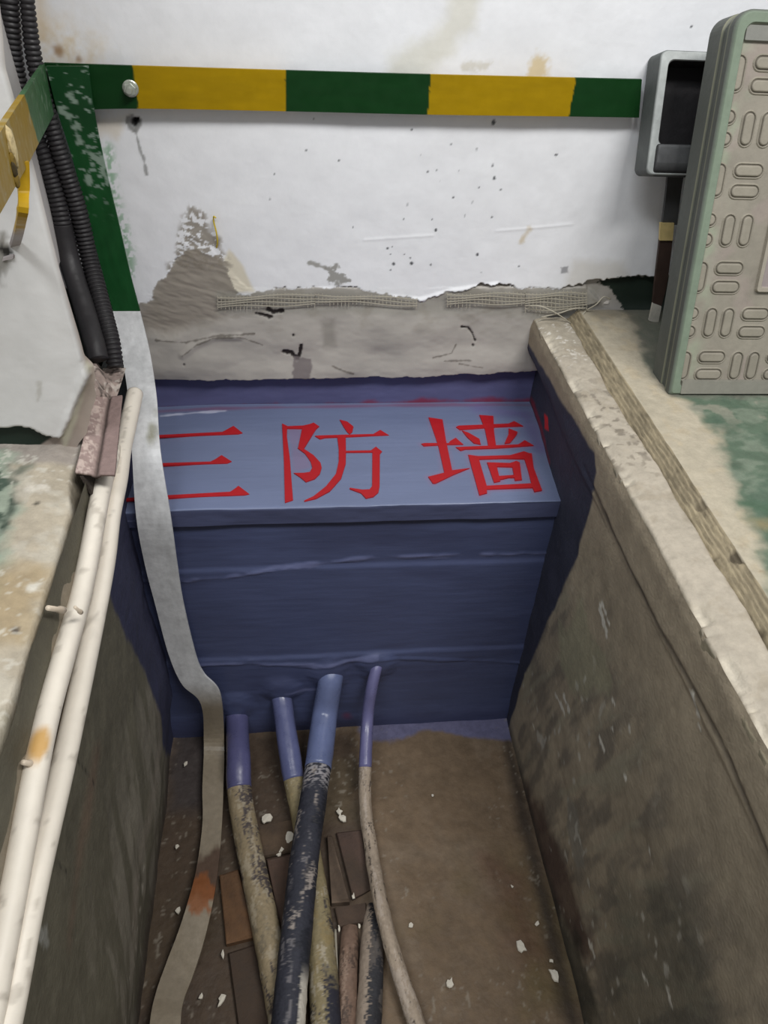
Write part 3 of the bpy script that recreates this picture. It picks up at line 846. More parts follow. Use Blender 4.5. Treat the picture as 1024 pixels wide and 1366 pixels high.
def f_cap(U, V):
    X, S = U, V                                           # S: 0 front-bottom, ..CAPLIP front edge, then back along the top
    n1 = fbm(X * .5, S, 26, 4, 2) - .5; n2 = fbm(X * .3, S, 110, 3, 5) - .5; n3 = fbm(X, S, 6, 3, 1) - .5
    y = np.where(S < CAPLIP, YB - .007, YB - .007 + (S - CAPLIP))
    z = np.where(S < CAPLIP, ZT - CAPLIP + S, ZT + 0 * S)
    rr = .004; ds = S - CAPLIP
    z = np.where((ds >= 0) & (ds < rr), ZT - .0015 * (1 - ds / rr) ** 2, z); y = np.where((ds < 0) & (ds > -rr), y + .0015 * (1 + ds / rr) ** 2, y)
    top = ds >= -.0005
    z = z + np.where(top, n3 * .002 + n1 * .0006, 0)
    z = z - .014 * ss(-.14, -.27, X) * (S > CAPLIP * .5) * 0.3
    y = y - np.where(top, 0, n1 * .003)
    y = np.where(S <= 1e-6, YB + .004, y)
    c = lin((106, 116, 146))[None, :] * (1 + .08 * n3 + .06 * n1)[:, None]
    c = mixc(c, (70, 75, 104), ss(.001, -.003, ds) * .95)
    tp = lambda pts: [(a, b - (YB - .007) + CAPLIP) for a, b in pl(pts, 2, ZT)]
    for o in TOP_OVERSPRAY: c = mixc(c, (176, 40, 66), pm(X, S, tp(o[0]), o[1], n1 * .006) * o[2])
    c = mixc(c, (196, 200, 220), sm(X, S, tp([(214, 553), (236, 551), (300, 548)]), .0025, .002, n2 * .01) * .8)
    c = mixc(c, (120, 40, 70), sm(X, S, tp([(210, 546), (400, 543), (560, 540), (712, 540)]), .004, .006, n1 * .012) * .5)
    c = mixc(c, (104, 92, 140), sm(X, S, tp([(640, 545), (700, 552), (722, 600)]), .012, .02, n1 * .03) * .6)
    return np.stack([X, y, z], 1), c


def sc(pts, ox, oy, s): return [(ox + x / s, oy + y / s) for x, y in pts]


SAN = [[(190, 582.7), (217, 581), (297, 577), (304, 573), (311.5, 569), (323.5, 578.5), (318, 580), (217, 583.6), (190, 585)],
       [(190, 620.3), (217, 618.7), (281, 616.7), (288, 613), (295.5, 608), (309, 616.5), (303, 619), (217, 621.7), (190, 623)],
       [(168, 665.5), (220, 661.8), (307, 657), (313, 653), (318, 649), (332.5, 660), (326, 661.4), (220, 665.7), (168, 668.7)]]
F_ = lambda p: sc(p, 360, 550, 6.0235)
FANG = [F_([(97, 95), (138, 115), (136, 200), (160, 380), (185, 710), (120, 732), (112, 400)]),
        F_([(138, 117), (265, 112), (320, 100), (350, 88), (395, 118), (370, 140), (270, 300), (225, 295), (245, 200), (258, 136), (138, 134)]),
        F_([(222, 292), (270, 297), (350, 350), (405, 410), (415, 450), (400, 500), (360, 540), (288, 565), (240, 525), (190, 493), (270, 492), (320, 485), (340, 450), (325, 400), (280, 335)]),
        F_([(560, 65), (620, 80), (670, 120), (660, 165), (640, 180), (620, 165), (590, 120)]),
        F_([(360, 195), (400, 192), (600, 186), (830, 180), (885, 147), (955, 190), (600, 205), (440, 210), (400, 220)]),
        F_([(540, 200), (608, 200), (610, 330), (608, 420), (570, 540), (480, 640), (370, 700), (275, 722), (275, 715), (350, 680), (450, 600), (530, 500), (552, 400), (552, 300)]),
        F_([(604, 316), (810, 312), (850, 282), (900, 322), (882, 340), (880, 600), (870, 650), (830, 685), (770, 697), (730, 655), (640, 622), (640, 612), (740, 628), (800, 625), (820, 600), (822, 328), (604, 328)])]
Q_ = lambda p: sc(p, 550, 540, 5.39)
QIANG = [Q_([(115, 95), (215, 110), (240, 260), (285, 480), (230, 500), (185, 300)]),
         Q_([(62, 285), (90, 280), (260, 280), (270, 265), (310, 242), (365, 290), (250, 292), (80, 302)]),
         Q_([(112, 522), (240, 490), (290, 475), (410, 460), (290, 510), (165, 570), (145, 570)]),
         Q_([(480, 78), (580, 85), (585, 200), (600, 305), (545, 305), (520, 180)]),
         Q_([(312, 165), (330, 155), (500, 148), (690, 140), (730, 122), (795, 158), (600, 165), (340, 185)]),
         Q_([(355, 190), (400, 205), (480, 250), (490, 290), (440, 280), (390, 235)]),
         Q_([(690, 175), (755, 200), (745, 225), (700, 280), (660, 285), (690, 215)]),
         Q_([(310, 310), (350, 308), (540, 300), (760, 290), (805, 260), (870, 298), (600, 318), (380, 325), (345, 335)]),
         Q_([(400, 365), (470, 375), (530, 580), (535, 640), (480, 655), (420, 440)]),
         Q_([(400, 365), (470, 375), (700, 368), (800, 340), (855, 360), (850, 395), (640, 392), (470, 398)]),
         Q_([(790, 350), (855, 355), (870, 460), (930, 620), (875, 630), (860, 595), (830, 480)]),
         Q_([(500, 590), (870, 570), (880, 600), (510, 615)]),
         Q_([(535, 420), (600, 430), (630, 555), (585, 565)]), Q_([(535, 420), (700, 425), (745, 410), (770, 420), (770, 455), (600, 450)]),
         Q_([(710, 420), (770, 430), (785, 545), (735, 550)]), Q_([(600, 520), (740, 510), (745, 530), (690, 530), (650, 540), (610, 545)])]
TOP_OVERSPRAY = [(p, .010, .30) for p in QIANG] + [(FANG[1], .006, .15), (F_([(140, 135), (258, 136), (225, 295), (300, 350), (330, 440), (200, 480)]), .006, .12)]
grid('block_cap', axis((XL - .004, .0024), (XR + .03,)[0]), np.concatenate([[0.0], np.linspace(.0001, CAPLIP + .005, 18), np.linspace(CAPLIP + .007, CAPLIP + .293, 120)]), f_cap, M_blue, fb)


def character(polys):
    bm = bmesh.new()
    for i, p in enumerate(polys):
        h = .0016 + .00004 * i
        vs = [bm.verts.new(tuple(at(x, y, 2, ZT)[:2]) + (ZT + h,)) for x, y in p]
        f = bm.faces.new(vs)
        if f.normal.z < 0 or (f.normal_update() or f.normal.z < 0): f.normal_flip()
        lo = [bm.verts.new((v.co.x, v.co.y, ZT - .0012)) for v in vs]
        n = len(vs)
        for k in range(n): bm.faces.new([vs[k], vs[(k + 1) % n], lo[(k + 1) % n], lo[k]])
    bmesh.ops.triangulate(bm, faces=[f for f in bm.faces if len(f.verts) > 4])
    me = bpy.data.meshes.new('character'); bm.to_mesh(me); bm.free()
    return link('character', me, M_red, fb)


for polys, lb in [(SAN, 'red character 三'), (FANG, 'red character 防'), (QIANG, 'red character 墙')]:
    character(polys)['label'] = lb


# ---- cables --------------------------------------------------------------
def cpath(pts):
    """pts: (px, py, plane, value, radius in px)"""
    P = []; Rr = []
    for x, y, a, v, r in pts:
        p = at(x, y, a, v); P.append(p); Rr.append(r / FPX * depth(p))
    Q = crom(np.array([list(p) + [r] for p, r in zip(P, Rr)]), 14)
    return Q[:, :3], Q[:, 3]


def dirt(base, marks, k, extra=None):
    """sheath colour: base plus (rgb, threshold, scale) smears drawn out along the cable"""
    def f(V, S, A):
        side = A[:, 0] + .5 * A[:, 1] + .25 * A[:, 2]
        Sw = S + .02 * (fbm(S, side * .03, 50, 3, k + 4) - .5); sw = side * .030 + .018 * (fbm(S * .8, side * .03 + 2, 60, 3, k + 5) - .5)
        fine = fbm(S, side * .022, 330, 3, k + 6) - .5
        c = np.tile(lin(base), (len(V), 1)) * (1 + .4 * (fbm(S * .6, sw, 40, 4, k) - .5) + .35 * fine)[:, None]
        for rgb, th, s, d in marks:
            n = fbm(Sw * .35, sw + k, s * 1.4, 4, k + d) + .45 * fine
            c = mixc(c, rgb, ss(th - .03, th + .06, n) * .9)
        if extra: c = extra(c, S, side, fine)
        return np.clip(c, 0, 1)
    return f


def cable(label, pts, nblue, base, marks, k, blue=(104, 108, 150), extra=None):
    P, Rr = cpath(pts)
    t = empty('cable', tuple(P[0]), label, 'cable', 'dirty cables in the trench')
    i0 = nblue * 14
    i_tot = len(P)
    # resample the path finely for colour detail
    if i0 > 0:
        bf = lambda V, S, A: lin(blue)[None, :] * (1 + .35 * (fbm(S, A[:, 0] * .05, 25, 3, k) - .5))[:, None]
        tube('blue_sleeve', P[:i0 + 1], Rr[:i0 + 1] * (1 + .03 * np.sin(np.linspace(0, 9, i0 + 1))), M_sleeve, t, 24, bf, .0012)['label'] = 'blue painted end of the cable'
    Q = crom(np.column_stack([P[i0:], Rr[i0:]])[::2], 9)
    tube('cable_sheath', Q[:, :3], Q[:, 3] * .985, M_cable, t, 44, dirt(base, marks, k, extra), .0018)
    return t


cable('thick dusty cable nearest the steel strap with a blue end', [
    (316, 930, 1, YB + .02, 15), (316, 960, 1, YB - .012, 15), (318, 1010, 2, -.690, 16), (319, 1052, 2, -.706, 16), (326, 1100, 2, -.718, 17), (340, 1170, 2, -.722, 18), (354, 1235, 2, -.722, 19),
    (368, 1310, 2, -.722, 19), (380, 1380, 2, -.722, 20), (392, 1460, 2, -.722, 20)], 3, (148, 133, 106),
    [((62, 56, 62), .62, 34, 1), ((120, 110, 92), .62, 60, 2), ((166, 154, 132), .64, 70, 3)], 1, (88, 88, 126))
cable('yellowish cable with a blue end running under the black cable', [
    (372, 908, 1, YB + .02, 13), (376, 935, 1, YB - .010, 13.5), (383, 985, 2, -.674, 14), (392, 1040, 2, -.700, 14), (401, 1085, 2, -.716, 14), (414, 1150, 2, -.722, 16), (424, 1220, 2, -.722, 18), (430, 1290, 2, -.722, 20), (434, 1366, 2, -.722, 21), (437, 1470, 2, -.722, 22)],
    3, (136, 124, 94), [((46, 44, 54), .68, 26, 1), ((168, 158, 138), .66, 60, 3), ((140, 124, 88), .64, 60, 2)], 4, (92, 97, 134),
    lambda c, S, sd, f: mixc(c, (44, 44, 54), ss(.25, .4, sd + f * .8) * ss(.30, .36, S + f * .08)))
cable('thick black cable smeared with white, lying over two others', [
    (444, 886, 1, YB + .025, 16), (441, 905, 1, YB - .008, 16.5), (433, 955, 1, YB - .045, 17), (424, 1025, 2, -.672, 17.5), (414, 1090, 2, -.676, 18.5), (404, 1160, 2, -.680, 20), (397, 1230, 2, -.682, 21), (390, 1300, 2, -.683, 22), (384, 1370, 2, -.684, 23), (378, 1470, 2, -.684, 24)],
    3, (50, 51, 60), [((112, 109, 112), .66, 60, 1), ((160, 150, 142), .68, 30, 3), ((34, 36, 44), .56, 26, 2)], 2, (100, 110, 146),
    lambda c, S, sd, f: mixc(mixc(c, (196, 190, 178), ss(.72, .80, sd + f * .3) * ss(.32, .36, S)), (150, 146, 148), ss(.06, .03, S + f * .05) * ss(-.02, .06, f)))
cable('thin grey cable with a blue end, rightmost of the cables', [
    (507, 876, 1, YB + .02, 7), (503, 888, 1, YB - .008, 7.5), (495, 920, 1, YB - .035, 8), (490, 960, 1, YB - .06, 8), (487, 1024, 2, -.690, 8.5), (487, 1075, 2, -.712, 8.5), (493, 1120, 2, -.722, 9), (500, 1165, 2, -.718, 10), (510, 1215, 2, -.704, 10), (522, 1262, 2, -.700, 10.5),
    (535, 1305, 2, -.712, 11), (550, 1350, 2, -.722, 12), (568, 1400, 2, -.727, 12), (590, 1460, 2, -.727, 12)], 4, (158, 143, 126),
    [((70, 62, 56), .66, 60, 1), ((174, 160, 146), .62, 40, 2)], 6, (104, 103, 142))
cable('black cable end smeared with white, emerging from dirt under the thin cable', [
    (498, 1205, 2, ZF - .026, 10), (498, 1228, 2, ZF + .000, 14), (496, 1270, 2, ZF + .012, 16), (494, 1320, 2, ZF + .014, 17), (491, 1370, 2, ZF + .014, 18), (488, 1460, 2, ZF + .014, 19)], 0, (48, 48, 52),
    [((90, 84, 80), .58, 40, 1)], 8, (104, 108, 150),
    lambda c, S, sd, f: mixc(c, (156, 141, 126), ss(.15, -.05, sd + f * 1.2) * .95))
cable('flat dusty brown cable beside the short black cable', [
    (467, 1222, 2, ZF - .022, 9), (466, 1250, 2, ZF - .002, 12), (464, 1300, 2, ZF + .008, 13), (462, 1370, 2, ZF + .009, 13.5), (459, 1460, 2, ZF + .009, 14)], 0, (120, 98, 84),
    [((150, 128, 112), .56, 40, 1), ((78, 64, 56), .6, 50, 3)], 9)

# ---- grounding bar -------------------------------------------------------
gb = empty('grounding_bar', tuple(at(62, 110, 1, -.02)), 'green and yellow striped flat steel bar on the white wall with a bare steel strap', 'bar')
GREEN, YEL = (10, 52, 18), (154, 124, 0)
BY = -.030


def band_col(px_edges):
    xs = [at(x, 120, 1, BY)[0] for x in px_edges]

    def f(v):
        X = v[:, 0]; n = fbm(X, v[:, 2], 120, 3, 2) - .5; n4 = fbm(X * .2, v[:, 2], 160, 3, 6) - .5
        c = np.tile(lin(GREEN), (len(v), 1))
        for a, b in ((xs[0], xs[1]), (xs[2], xs[3])):
            m = ss(-.0006, .0006, X - a + n * .004) * ss(-.0006, .0006, b - X + n * .004)
            c = mixc(c, YEL, m)
        c = c * (1 + .25 * n4)[:, None]
        c = mixc(c, (150, 165, 150), ss(.22, .3, fbm(X, v[:, 2], 60, 4, 4) - .42) * .7 * ss(-.26, -.30, X))
        return c
    return f


# the wall-mounted length: profile grid wrapped round a flat bar
Lp = [(58, 84), (182, 88), (380, 94), (573, 99.5), (766, 104), (856, 106)]
Bp = [(72, 148), (182, 145), (380, 148.5), (573, 153), (762, 155.5), (852, 157)]
La = crom([at(x, y, 1, BY) for x, y in Lp], 90); Ba = crom([at(x, y, 1, BY) for x, y in Bp], 90)


def flat_bar(name, top, bot, th, nrm, m, parent, colfn, rows=22):
    k = len(top); nrm = np.array(nrm); prof = []
    for j in range(rows + 1): prof.append((j / rows, 0.0))
    for j in range(3): prof.append((1.0 - j / 2 * 1.0, th))
    V = np.concatenate([(top + (bot - top) * t) - nrm * o for t, o in prof])
    R_ = len(prof); F = []
    for r in range(R_):
        r2 = (r + 1) % R_
        for i in range(k - 1): F.append((r * k + i, r * k + i + 1, r2 * k + i + 1, r2 * k + i))
    F.append([r * k for r in range(R_)]); F.append([r * k + k - 1 for r in range(R_)][::-1])
    o = raw(name, V, F, m, parent, colfn(V), False)
    bm = bmesh.new(); bm.from_mesh(o.data); bmesh.ops.recalc_face_normals(bm, faces=bm.faces); bm.to_mesh(o.data); bm.free()
    return o


flat_bar('wall_bar', La, Ba, .005, (0, -1, 0), M_bar, gb, band_col([181, 380.5, 573, 765]))['label'] = 'horizontal bar with green and yellow bands'
for px in (300, 560, 800):                                   # spacers behind the bar
    p = at(px, 128, 1, BY); box('spacer', (p[0] - .012, BY + .005, p[2] - .012), (p[0] + .012, -.008, p[2] + .012), M_steel, gb, .001)
# side arm towards the viewer
ao = np.array([-.313, -.03, .33]); ad = np.array([.078, -.38, 0]); ad /= np.linalg.norm(ad); an = np.cross(ad, [0, 0, 1.0]); an /= np.linalg.norm(an)
AP = lambda x, y: hit(x, y, ao, an)
At = crom([AP(60, 84), AP(36, 121), AP(0, 177), AP(-60, 272)], 40); Ab = crom([AP(75, 147), AP(52, 191), AP(36, 222), AP(-28, 335)], 40)
gb_y = AP(37, 141)[1]; gb_y2 = AP(51, 190)[1]


def arm_col(v):
    n = fbm(v[:, 1], v[:, 2], 110, 3, 3) - .5
    t = (v[:, 2] - AP(51, 190)[2]) / (AP(37, 141)[2] - AP(51, 190)[2])
    yb = gb_y2 + (gb_y - gb_y2) * t
    c = np.tile(lin((48, 86, 52)), (len(v), 1)) * (1 + .4 * n)[:, None]
    c = mixc(c, (134, 107, 0), ss(-.0008, .0008, yb - v[:, 1] + n * .005))
    z0_ = AP(60, 86)[2]
    return mixc(c, (170, 180, 168), ss(.25, .32, fbm(v[:, 1], v[:, 2], 70, 3, 5) - .4) * .2)


flat_bar('side_arm', At, Ab, .005, an if an[0] > 0 else -an, M_bar, gb, arm_col)['label'] = 'yellow and green arm turning towards the viewer'
# bent hook of the arm
mo = ao + (an if an[0] > 0 else -an) * .001
HL = [hit(x, y, mo, an) for x, y in [(20, 225), (36, 215)]]


def ramp(rgb1, rgb2, za, zb):
    def f(v):
        n = fbm(v[:, 0] + v[:, 1], v[:, 2], 80, 3, 2) - .5
        return mixc(np.tile(lin(rgb1), (len(v), 1)), rgb2, ss(za, zb, v[:, 2] + n * .02))
    return f


hy = AP(36, 222)[1]
hL = [at(x, y, 1, yy) for x, y, yy in [(20, 218, hy - .01), (24, 255, hy - .012), (22, 290, hy - .02), (14, 325, PY - .012), (4, 348, PY - .008)]]
hR = [at(x, y, 1, yy) for x, y, yy in [(38, 215, hy - .004), (39, 255, hy - .008), (35, 292, hy - .015), (27, 322, PY - .012), (18, 345, PY - .008)]]
ribbon('hook', hL, hR, .004, M_bar, gb, 8, ramp((150, 142, 140), (166, 132, 24), .30, .318))['label'] = 'bent hook with worn yellow paint'
q = hit(16, 198, mo, an)


def lump(name, c, s, rgb, m, parent, k=0, rot=0.0):
    bm = bmesh.new(); bmesh.ops.create_icosphere(bm, subdivisions=3, radius=1)
    me = bpy.data.meshes.new(name); bm.to_mesh(me); bm.free()
    v = np.array([x.co for x in me.vertices]); n = fbm(v[:, 0] + k, v[:, 1] + v[:, 2] * .7, 2.2, 3, k) - .5
    v = v * (1 + .5 * n)[:, None] * np.array(s)
    cr, sr = math.cos(rot), math.sin(rot); v = np.column_stack([v[:, 0] * cr - v[:, 1] * sr, v[:, 0] * sr + v[:, 1] * cr, v[:, 2]]) + np.array(c)
    me.vertices.foreach_set('co', v.astype(np.float32).ravel())
    setcol(me, np.tile(lin(rgb), (len(v), 1)) * (1 + .3 * n)[:, None]); smooth(me)
    return link(name, me, m, parent)


lump('mortar_blob', q, (.003, .012, .014), (190, 172, 128), M_mort, gb, 2, .2)['label'] = 'cream mortar blob on the yellow arm'
for x, y in [(17, 215), (19, 228), (22, 240)]:
    lump('mortar_blob', hit(x, y, mo, an), (.002, .004, .006), (120, 98, 40) if y != 228 else (60, 50, 24), M_mort, gb, 3)

# descending strip: green painted, then bare strap down into the trench
strapL = [(62, 88, 1, -.0375), (77, 148, 1, -.036), (98, 215, 1, -.028), (120, 300, 1, -.024), (139, 370, 1, -.026), (151, 415, 1, -.030), (162, 470, 1, -.075), (171, 530, 1, -.17), (176, 600, 1, -.27), (182, 690, 1, YB - .026),
          (194, 755, 1, YB - .024), (207, 805, 1, YB - .022), (225, 872, 1, YB - .024), (243, 912, 1, YB - .03), (268, 938, 1, YB - .040), (272, 990, 2, -.712), (270, 1050, 2, -.722), (270, 1100, 2, -.724), (262, 1160, 2, -.716), (250, 1206, 2, -.706),
          (237, 1246, 2, -.712), (222, 1285, 2, -.722), (208, 1325, 2, -.712), (200, 1366, 2, -.700), (196, 1450, 2, -.70)]
strapR = [(118, 88, 1, -.0375), (126, 148, 1, -.036), (139, 215, 1, -.028), (159, 300, 1, -.024), (175, 370, 1, -.026), (187, 415, 1, -.030), (200, 470, 1, -.075), (209, 530, 1, -.17), (214, 600, 1, -.27), (228, 690, 1, YB - .026),
          (237, 755, 1, YB - .024), (245, 805, 1, YB - .022), (261, 872, 1, YB - .024), (272, 898, 1, YB - .03), (294, 926, 1, YB - .042), (299, 990, 2, -.712), (298, 1050, 2, -.722), (296, 1100, 2, -.724), (292, 1150, 2, -.716), (284, 1204, 2, -.706),
          (272, 1256, 2, -.712), (258, 1300, 2, -.722), (245, 1335, 2, -.712), (241, 1366, 2, -.700), (240, 1450, 2, -.70)]
SL = [at(*p) for p in strapL]; SR = [at(*p) for p in strapR]


def green_col(v):
    n = fbm(v[:, 0], v[:, 2], 130, 4, 3); n2 = fbm(v[:, 0], v[:, 2] * .3, 160, 3, 6) - .5
    c = np.tile(lin((26, 76, 38)), (len(v), 1)) * (1 + .45 * n2)[:, None]
    c = mixc(c, (24, 62, 34), ss(.25, .31, v[:, 2]) * .8)
    c = mixc(c, (140, 158, 146), ss(.68, .72, n) * ss(.15, .22, v[:, 2]) * .8)
    nb = fbm(v[:, 0], v[:, 2], 150, 3, 7) - .5
    for pts, wd in [([(102, 168), (106, 190)], .004), ([(122, 207), (134, 216)], .0065), ([(96, 126), (101, 134)], .003), ([(84, 144), (92, 152)], .003), ([(116, 238), (118, 242)], .003), ([(134, 226), (140, 238)], .002)]:
        q = pl(pts, 1, -.032); c = mixc(c, (142, 160, 146), sm(v[:, 0], v[:, 2], q, wd, .0015, nb * .016) * .85)
    return c


def strap_col(v):
    n = fbm(v[:, 0], v[:, 2] + v[:, 1], 45, 4, 3) - .5; n2 = fbm(v[:, 0] * 2, (v[:, 2] + v[:, 1]) * .3, 90, 3, 5) - .5
    c = np.tile(lin((204, 205, 206)), (len(v), 1)) * (1 + .4 * n + .25 * n2)[:, None]
    low = ss(-.54, -.62, v[:, 2])
    c = mixc(c, (128, 114, 90), low * .9)  # browner lower length, with the dimness of the trench bottom put into its colour
    pd = at(277, 1166, 2, -.715); po = at(262, 1196, 2, -.708)
    c = mixc(c, (80, 60, 48), low * ss(.050, .030, np.hypot(v[:, 0] - pd[0], v[:, 1] - pd[1]) + n * .06) * .9)
    c = mixc(c, (140, 84, 44), low * ss(.028, .014, np.hypot(v[:, 0] - po[0], v[:, 1] - po[1]) + n * .10) * .85)
    p = at(202, 574, 1, -.24); c = mixc(c, (120, 118, 84), ss(.010, .002, np.hypot(v[:, 0] - p[0], v[:, 2] - p[2]) + n * .012) * .7)
    return np.clip(c, 0, 1)


ribbon('drop_strip', SL[:6], SR[:6], .004, M_bar, gb, 40, green_col)['label'] = 'green painted strip running down the corner'
ribbon('strap', SL[5:], SR[5:], .004, M_galv, gb, 10, strap_col)['label'] = 'bare galvanised strap dropping into the trench'
# bolt
bp = at(174, 118, 1, BY - .001)


def cyl(name, c, r, y0, y1, seg, m, parent, rot=0.0):
    V = []; F = []
    for k, (yy, rr) in enumerate([(y0, r), (y1 + .001, r), (y1, r * .88)]):
        for i in range(seg):
            a = 2 * math.pi * i / seg + rot; V.append((c[0] + rr * math.cos(a), yy, c[2] + rr * math.sin(a)))
    for k in range(2):
        for i in range(seg): F.append((k * seg + i, k * seg + (i + 1) % seg, (k + 1) * seg + (i + 1) % seg, (k + 1) * seg + i))
    F.append(list(range(2 * seg, 3 * seg))[::-1])
    return raw(name, V, F, m, parent, None, False)


bolt = cyl('bolt', bp, .0042, BY + .02, BY - .016, 16, M_steel, gb)
cyl('washer', bp, .0105, BY + .002, BY - .003, 24, M_steel, bolt); cyl('nut', bp, .0085, BY, BY - .010, 6, M_steel, bolt, .3)


# ---- corrugated conduits -------------------------------------------------
def conduit(label, pts, pitch, smooth_from=None, plug=None):
    P = []; Rr = []
    for x, y, yy, r in pts:
        p = at(x, y, 1, yy); P.append(p); Rr.append(r / FPX * depth(p))
    Q = crom(np.array([list(p) + [r] for p, r in zip(P, Rr)]), 24)
    seg = np.linalg.norm(np.diff(Q[:, :3], axis=0), axis=1); s = np.concatenate([[0], np.cumsum(seg)])
    ns = np.arange(0, s[-1], pitch / 6)
    path = np.column_stack([np.interp(ns, s, Q[:, k]) for k in range(3)]); rr = np.interp(ns, s, Q[:, 3])
    rib = np.array([1, 1, .97, .84, .84, .97])[np.arange(len(ns)) % 6]
    t = empty('corrugated_conduit', tuple(P[-1]), label, 'conduit', 'black corrugated conduits in the left corner')
    if smooth_from:
        zc = at(90, smooth_from, 1, -.05)[2]; k = int(np.argmax(path[:, 2] < zc))
        tube('conduit_body', path[:k], rr[:k] * rib[:k], M_cond, t, 18)
        tube('tape_wrap', path[k - 4:], rr[k - 4:] * 1.03, M_cond, t, 18, None, .0015)['label'] = 'smooth taped lower end'
    else: tube('conduit_body', path, rr * rib, M_cond, t, 18)
    return t


conduit('black corrugated conduit with a taped lower end, next to the white wall end', [(2, -110, -.045, 13), (8, -50, -.045, 13), (12, 0, -.045, 13), (17, 70, -.045, 13), (27, 125, -.046, 13), (44, 175, -.047, 12.5), (58, 210, -.05, 12), (78, 274, -.055, 12), (92, 345, -.07, 13), (112, 410, -.12, 13), (125, 455, -.17, 13), (131, 480, -.19, 13)], .0062, 300)
conduit('black corrugated conduit ribbed all the way down, beside the green strip', [(26, -110, -.045, 10), (32, -50, -.045, 10), (36, 0, -.045, 10), (45, 76, -.045, 11), (58, 130, -.045, 11), (78, 198, -.045, 12), (102, 274, -.046, 12.5), (119, 345, -.055, 12), (135, 405, -.10, 12), (148, 455, -.15, 12), (154, 490, -.172, 11)], .0062)


# ---- white pipes, plugs ---------------------------------------------------
def pvc_col(k, spots):
    def f(V, S, A):
        n = fbm(S, A[:, 0] * .05, 20, 4, k) - .5
        c = np.tile(lin((226, 218, 204)), (len(V), 1)) * (1 + .14 * n)[:, None]
        for x, y, rgb, r, plane in spots:
            p = at(x, y, 0, plane); d = np.linalg.norm((V - p) * np.array([.6, .6, 1]), axis=1)
            c = mixc(c, rgb, ss(r, r * .5, d + n * .01) * .85)
        c = mixc(c, (120, 108, 92), ss(.66, .74, fbm(S, A[:, 0] * .03, 60, 3, k)) * .35)
        return c
    return f


def pipe(label, pts, k, spots, xv):
    P = crom(np.array([at(x, y, 0, xv) for x, y in pts]), 30)
    t = tube('plastic_pipe', P, .0117, M_pvc, None, 20, pvc_col(k, spots))
    return tag(t, label, 'pipe', 'white plastic pipes on the trench edge')


pipe('white plastic pipe with a brown stain, next to the left ledge', [(151, 598), (148, 609), (135, 655), (111, 780), (85, 875), (57, 981), (19, 1182), (-12, 1345), (-40, 1500)], 2, [(53, 990, (196, 146, 52), .016, -.240)], -.2445)
pipe('white plastic pipe on the trench side of the two', [(180, 525), (170, 570), (163, 602), (158, 640), (148, 690), (137, 770), (93, 981), (46, 1182), (16, 1333), (-16, 1480)], 5, [(166, 590, (84, 88, 70), .006, -.224), (164, 600, (84, 88, 70), .005, -.224)], -.2345)


def plug(label, x0, y0, x1, y1, X, r):
    a = at(x0, y0, 0, X); b = at(x1, y1, 0, X)
    d = b - a
    t = tube('wall_plug', np.array([a, a + d * .7, a + d * .75, b, b + d * .02]), np.array([r * .8, r * .8, r * 1.15, r * 1.15, r * .8]), M_pvc, None, 12, lambda V, S, A: np.tile(lin((205, 190, 170)), (len(V), 1)))
    return tag(t, label, 'wall plug', 'plastic plugs beside the pipes')


plug('pale plastic plug left of the white pipes below the ledge', 64, 811, 84, 814, -.246, .0034)
plug('small brownish plug stuck between the two white pipes', 100, 810, 108, 817, -.228, .0022)
plug('tiny plug at the stained pipe lower down', 31, 1017, 41, 1019, -.247, .003)

# ---- steel angle on the left edge ----------------------------------------
sa = empty('steel_angle', (-.25, -.34, 0), 'short mortar-covered steel angle on the left trench edge under the conduits', 'steel angle')
aq = [at(x, y, 2, .006) for x, y in [(127, 532), (163, 527), (153, 632), (101, 632)]]


def f_angle(U, V):
    a = np.array(aq); P = (a[0] * ((1 - U) * (1 - V))[:, None] + a[1] * (U * (1 - V))[:, None] + a[2] * (U * V)[:, None] + a[3] * ((1 - U) * V)[:, None])
    n = fbm(U * .05, V * .17, 60, 4, 2) - .5; n2 = fbm(U * .05, V * .17, 180, 3, 5) - .5
    cre = np.exp(-((U - .52 + .05 * n) / .05) ** 2)
    P[:, 2] += n * .003 * (U < .5) + n2 * .0008 - cre * .004 + .010 * np.clip(.45 - U, 0, 1)
    c = lin((152, 132, 126))[None, :] * (1 + .35 * n)[:, None]
    c = mixc(c, (196, 178, 168), ss(.5, .3, U) * ss(-.02, .08, n2) * .8)
    c = mixc(c, (128, 108, 104), ss(.5, .6, U) * .6)
    c = mixc(c, (52, 42, 38), cre * .9)
    return P, c


pg = grid('angle_leg', np.linspace(0, 1, 26), np.linspace(0, 1, 60), f_angle, M_mort, sa, flip=True)
md = pg.modifiers.new('thick', 'SOLIDIFY'); md.thickness = .004; md.offset = -1
lw_ = [np.array(p) for p in (aq[0], aq[3])]
prism('angle_leg', [lw_[0] + [.004, 0, -.004], lw_[1] + [.004, 0, -.004], lw_[1] + [.012, 0, -.040], lw_[0] + [.012, 0, -.040]], (1, 0, 0), .004, M_mort, sa, cols=(62, 54, 48))  # lower leg, its dark colour paints in the shade of the hollow underneath

# ---- cover plate -----------------------------------------------------------
th_ = math.atan2(.134, .456)
CO = np.array([.534, -.290, .0145]); CU = np.array([1.0, -.015, 0]); CU /= np.linalg.norm(CU)
CV = np.array([0, math.sin(th_), math.cos(th_)]); CN = np.array([0, -math.cos(th_), math.sin(th_)])
CN = np.cross(CU, CV); CV = np.cross(CN, CU)
cw_ = lambda u, v, d=0.0: CO + CU * u + CV * v + CN * d
cp = empty('cover_plate', tuple(CO), 'grey and green moulded trench cover leaning upright on the right', 'cover plate')
PW, PH, PT, RIM = .40, .476, .070, .0175


